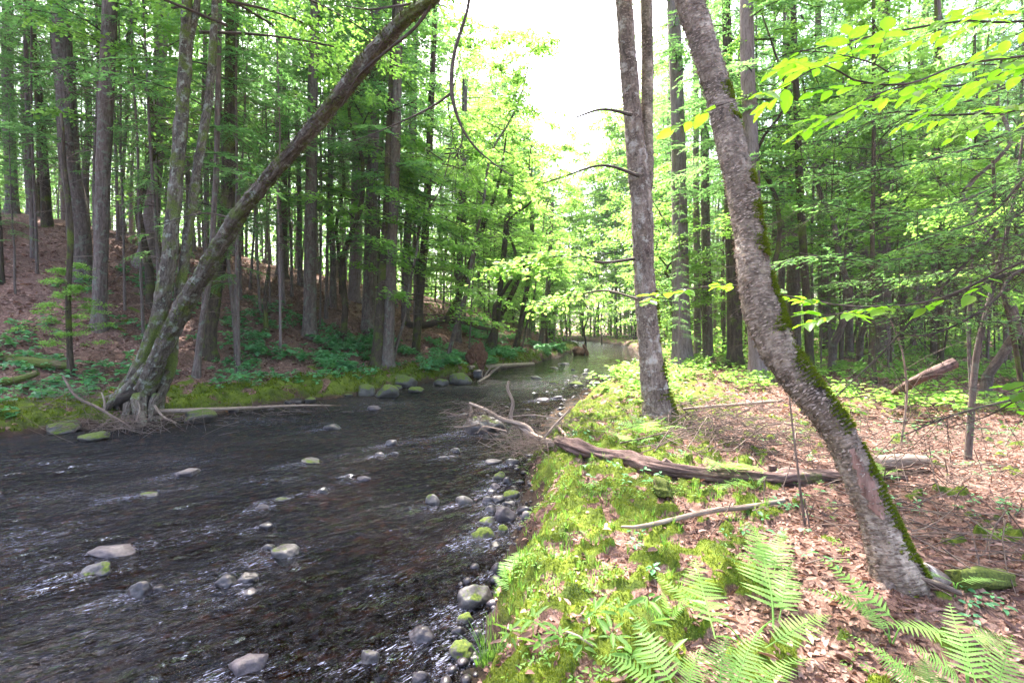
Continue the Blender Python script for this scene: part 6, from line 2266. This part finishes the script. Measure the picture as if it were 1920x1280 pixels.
# hemlocks deeper in the wood, too many to count: one joined stand
g = G()
m_ = 0
for q in range(4000):
    if m_ >= 230: break
    y = 44 + 44 * fr.random()
    x = (fr.random() * 2 - 1) * (y * 1.1)
    dl_, dr_ = edges(np.array([x]), np.array([y]))
    if not (dl_[0] > 1.5 or dr_[0] > 1.5): continue
    px_ = 960 + 960 * x / y
    lim = np.interp(px_, [860, 960, 1000, 1100, 1160, 1240], [-600, 200, 330, 330, 200, -600])
    hh = min(fr.uniform(19, 29), 2.05 + (610 - lim) / 960 * y)
    if hh < 6: continue
    m_ += 1
    z0 = H(x, y) - .2
    r_ = fr.uniform(.08, .2)
    tube(g, np.array([(x, y, z0), (x + fr.normal() * .2, y, z0 + hh * .5), (x, y, z0 + hh)]), np.array([r_, r_ * .7, .03]), 6, m=1, cap=False)
    n_ = 330
    f = rng.random(n_)
    rad_ = 2.7 * (1 - f) ** .7 * np.sqrt(rng.random(n_)) + .2
    a = rng.random(n_) * 6.283
    c = np.stack([x + np.cos(a) * rad_, y + np.sin(a) * rad_, z0 + hh * (.16 + .84 * f) - rad_ * .15], 1)
    leaves(g, c, norm(np.stack([np.cos(a), np.sin(a), -.25 + 0 * a], 1) + rng.normal(size=c.shape) * .3), norm(np.array([0, 0, 1.0]) + rng.normal(size=c.shape) * .3), rng.uniform(.35, .9, n_), .3, rng.random(n_))
tag(g.obj('far_hemlock_stand', [M_NEED, M_HEM]), 'hemlocks standing deep in the wood, merging into one mass', kind='stuff')

# woodland beyond: crowns and trunks reading as one mass
g = G()
n = 36000
ang = (rng.random(n) * 2 - 1) * 1.02
ds = 82 + 45 * rng.random(n)
x = np.sin(ang) * ds
y = np.cos(ang) * ds
z = rng.random(n) ** 1.1 * 30 - 1.0
c = np.stack([x, y, z], 1) + 0
kk = fbm(c * .12, 3) > -.25
c = c[kk]
leaves(g, c, norm(rng.normal(size=c.shape) * np.array([1, 1, .4])), norm(np.array([0, -.4, 1.0]) + rng.normal(size=c.shape) * .5), 1.1 * rng.uniform(.5, 1.4, len(c)), .6, rng.random(len(c)))
for k in range(240):
    a = (rng.random() * 2 - 1) * 1.0
    d_ = 80 + 40 * rng.random()
    P_ = np.array([(math.sin(a) * d_, math.cos(a) * d_, 0), (math.sin(a) * d_ + rng.normal() * .4, math.cos(a) * d_, 11.0), (math.sin(a) * d_, math.cos(a) * d_, 22.0)])
    tube(g, P_, np.array([.25, .2, .06]), 5, m=1, cap=False)
# shrub layer deep in the wood
n = 60000
y = 24 + 60 * rng.random(n) ** 1.1
x = (rng.random(n) * 2 - 1) * y * 1.15
dl_, dr_ = edges(x, y)
k = ((dl_ > 1.0) & (y > 44) | (dr_ > 1.5)) & (fbm(xy3(x, y, .28, 1.0), 3) > -.25)
x, y = x[k], y[k]
hm = 1.7 + 1.6 * fbm(xy3(x, y, .22, 5.0), 2)
c = np.stack([x, y, height(x, y, False) + rng.random(len(x)) * np.clip(hm, .3, 4) * (.5 + y / 70)], 1)
leaves(g, c, norm(rng.normal(size=c.shape) * np.array([1, 1, .35])), norm(np.array([0, -.2, 1.0]) + rng.normal(size=c.shape) * .4), (.16 + .0045 * y) * rng.uniform(.5, 1.4, len(c)), .14 + .003 * y, rng.random(len(c)))
tag(g.obj('far_woodland', [M_LEAFL, M_HEM]), 'far woodland closing the view between the trunks', kind='stuff')

# air
m, nt = mat('haze')
pv = nd(nt, 'ShaderNodeVolumePrincipled', Density=0.0003)
pv.inputs['Color'].default_value = (0.93, 0.97, 1.0, 1)
lk(nt, pv.outputs[0], nt.nodes.new('ShaderNodeOutputMaterial').inputs['Volume'])
bx = np.array([(x_, y_, z_) for z_ in (-1.6, 40) for y_ in (-64, 424) for x_ in (-325, 325)], float)
g = G()
g.add(bx, np.array([(0, 2, 3, 1), (4, 5, 7, 6), (0, 1, 5, 4), (2, 6, 7, 3), (0, 4, 6, 2), (1, 3, 7, 5)]))
tag(g.obj('haze', m, smooth=False), 'thin pale haze in the forest air', kind='stuff')

# tell apart the trees that would otherwise read the same
from collections import defaultdict
same = defaultdict(list)
for o in bpy.data.objects:
    if o.parent is None and o.get('category') == 'tree': same[o['label']].append(o)
for lab, os_ in same.items():
    if len(os_) < 2: continue
    os_.sort(key=lambda o: o.location.x / o.location.y)
    nm = {2: ['left one', 'right one'], 3: ['left one', 'middle one', 'right one'], 4: ['leftmost one', 'second from left', 'second from right', 'rightmost one']}.get(len(os_))
    for k, o in enumerate(os_):
        if nm:
            o['label'] = lab + ', ' + nm[k]
        else:
            o['group'] = os_[0]['group']
for o in bpy.data.objects:
    if o.name.split('.')[0] in ('dead_twigs', 'twigs', 'foliage', 'twig'): o['kind'] = 'stuff'
    for q in ('_ws', '_top'):
        if q in o: del o[q]
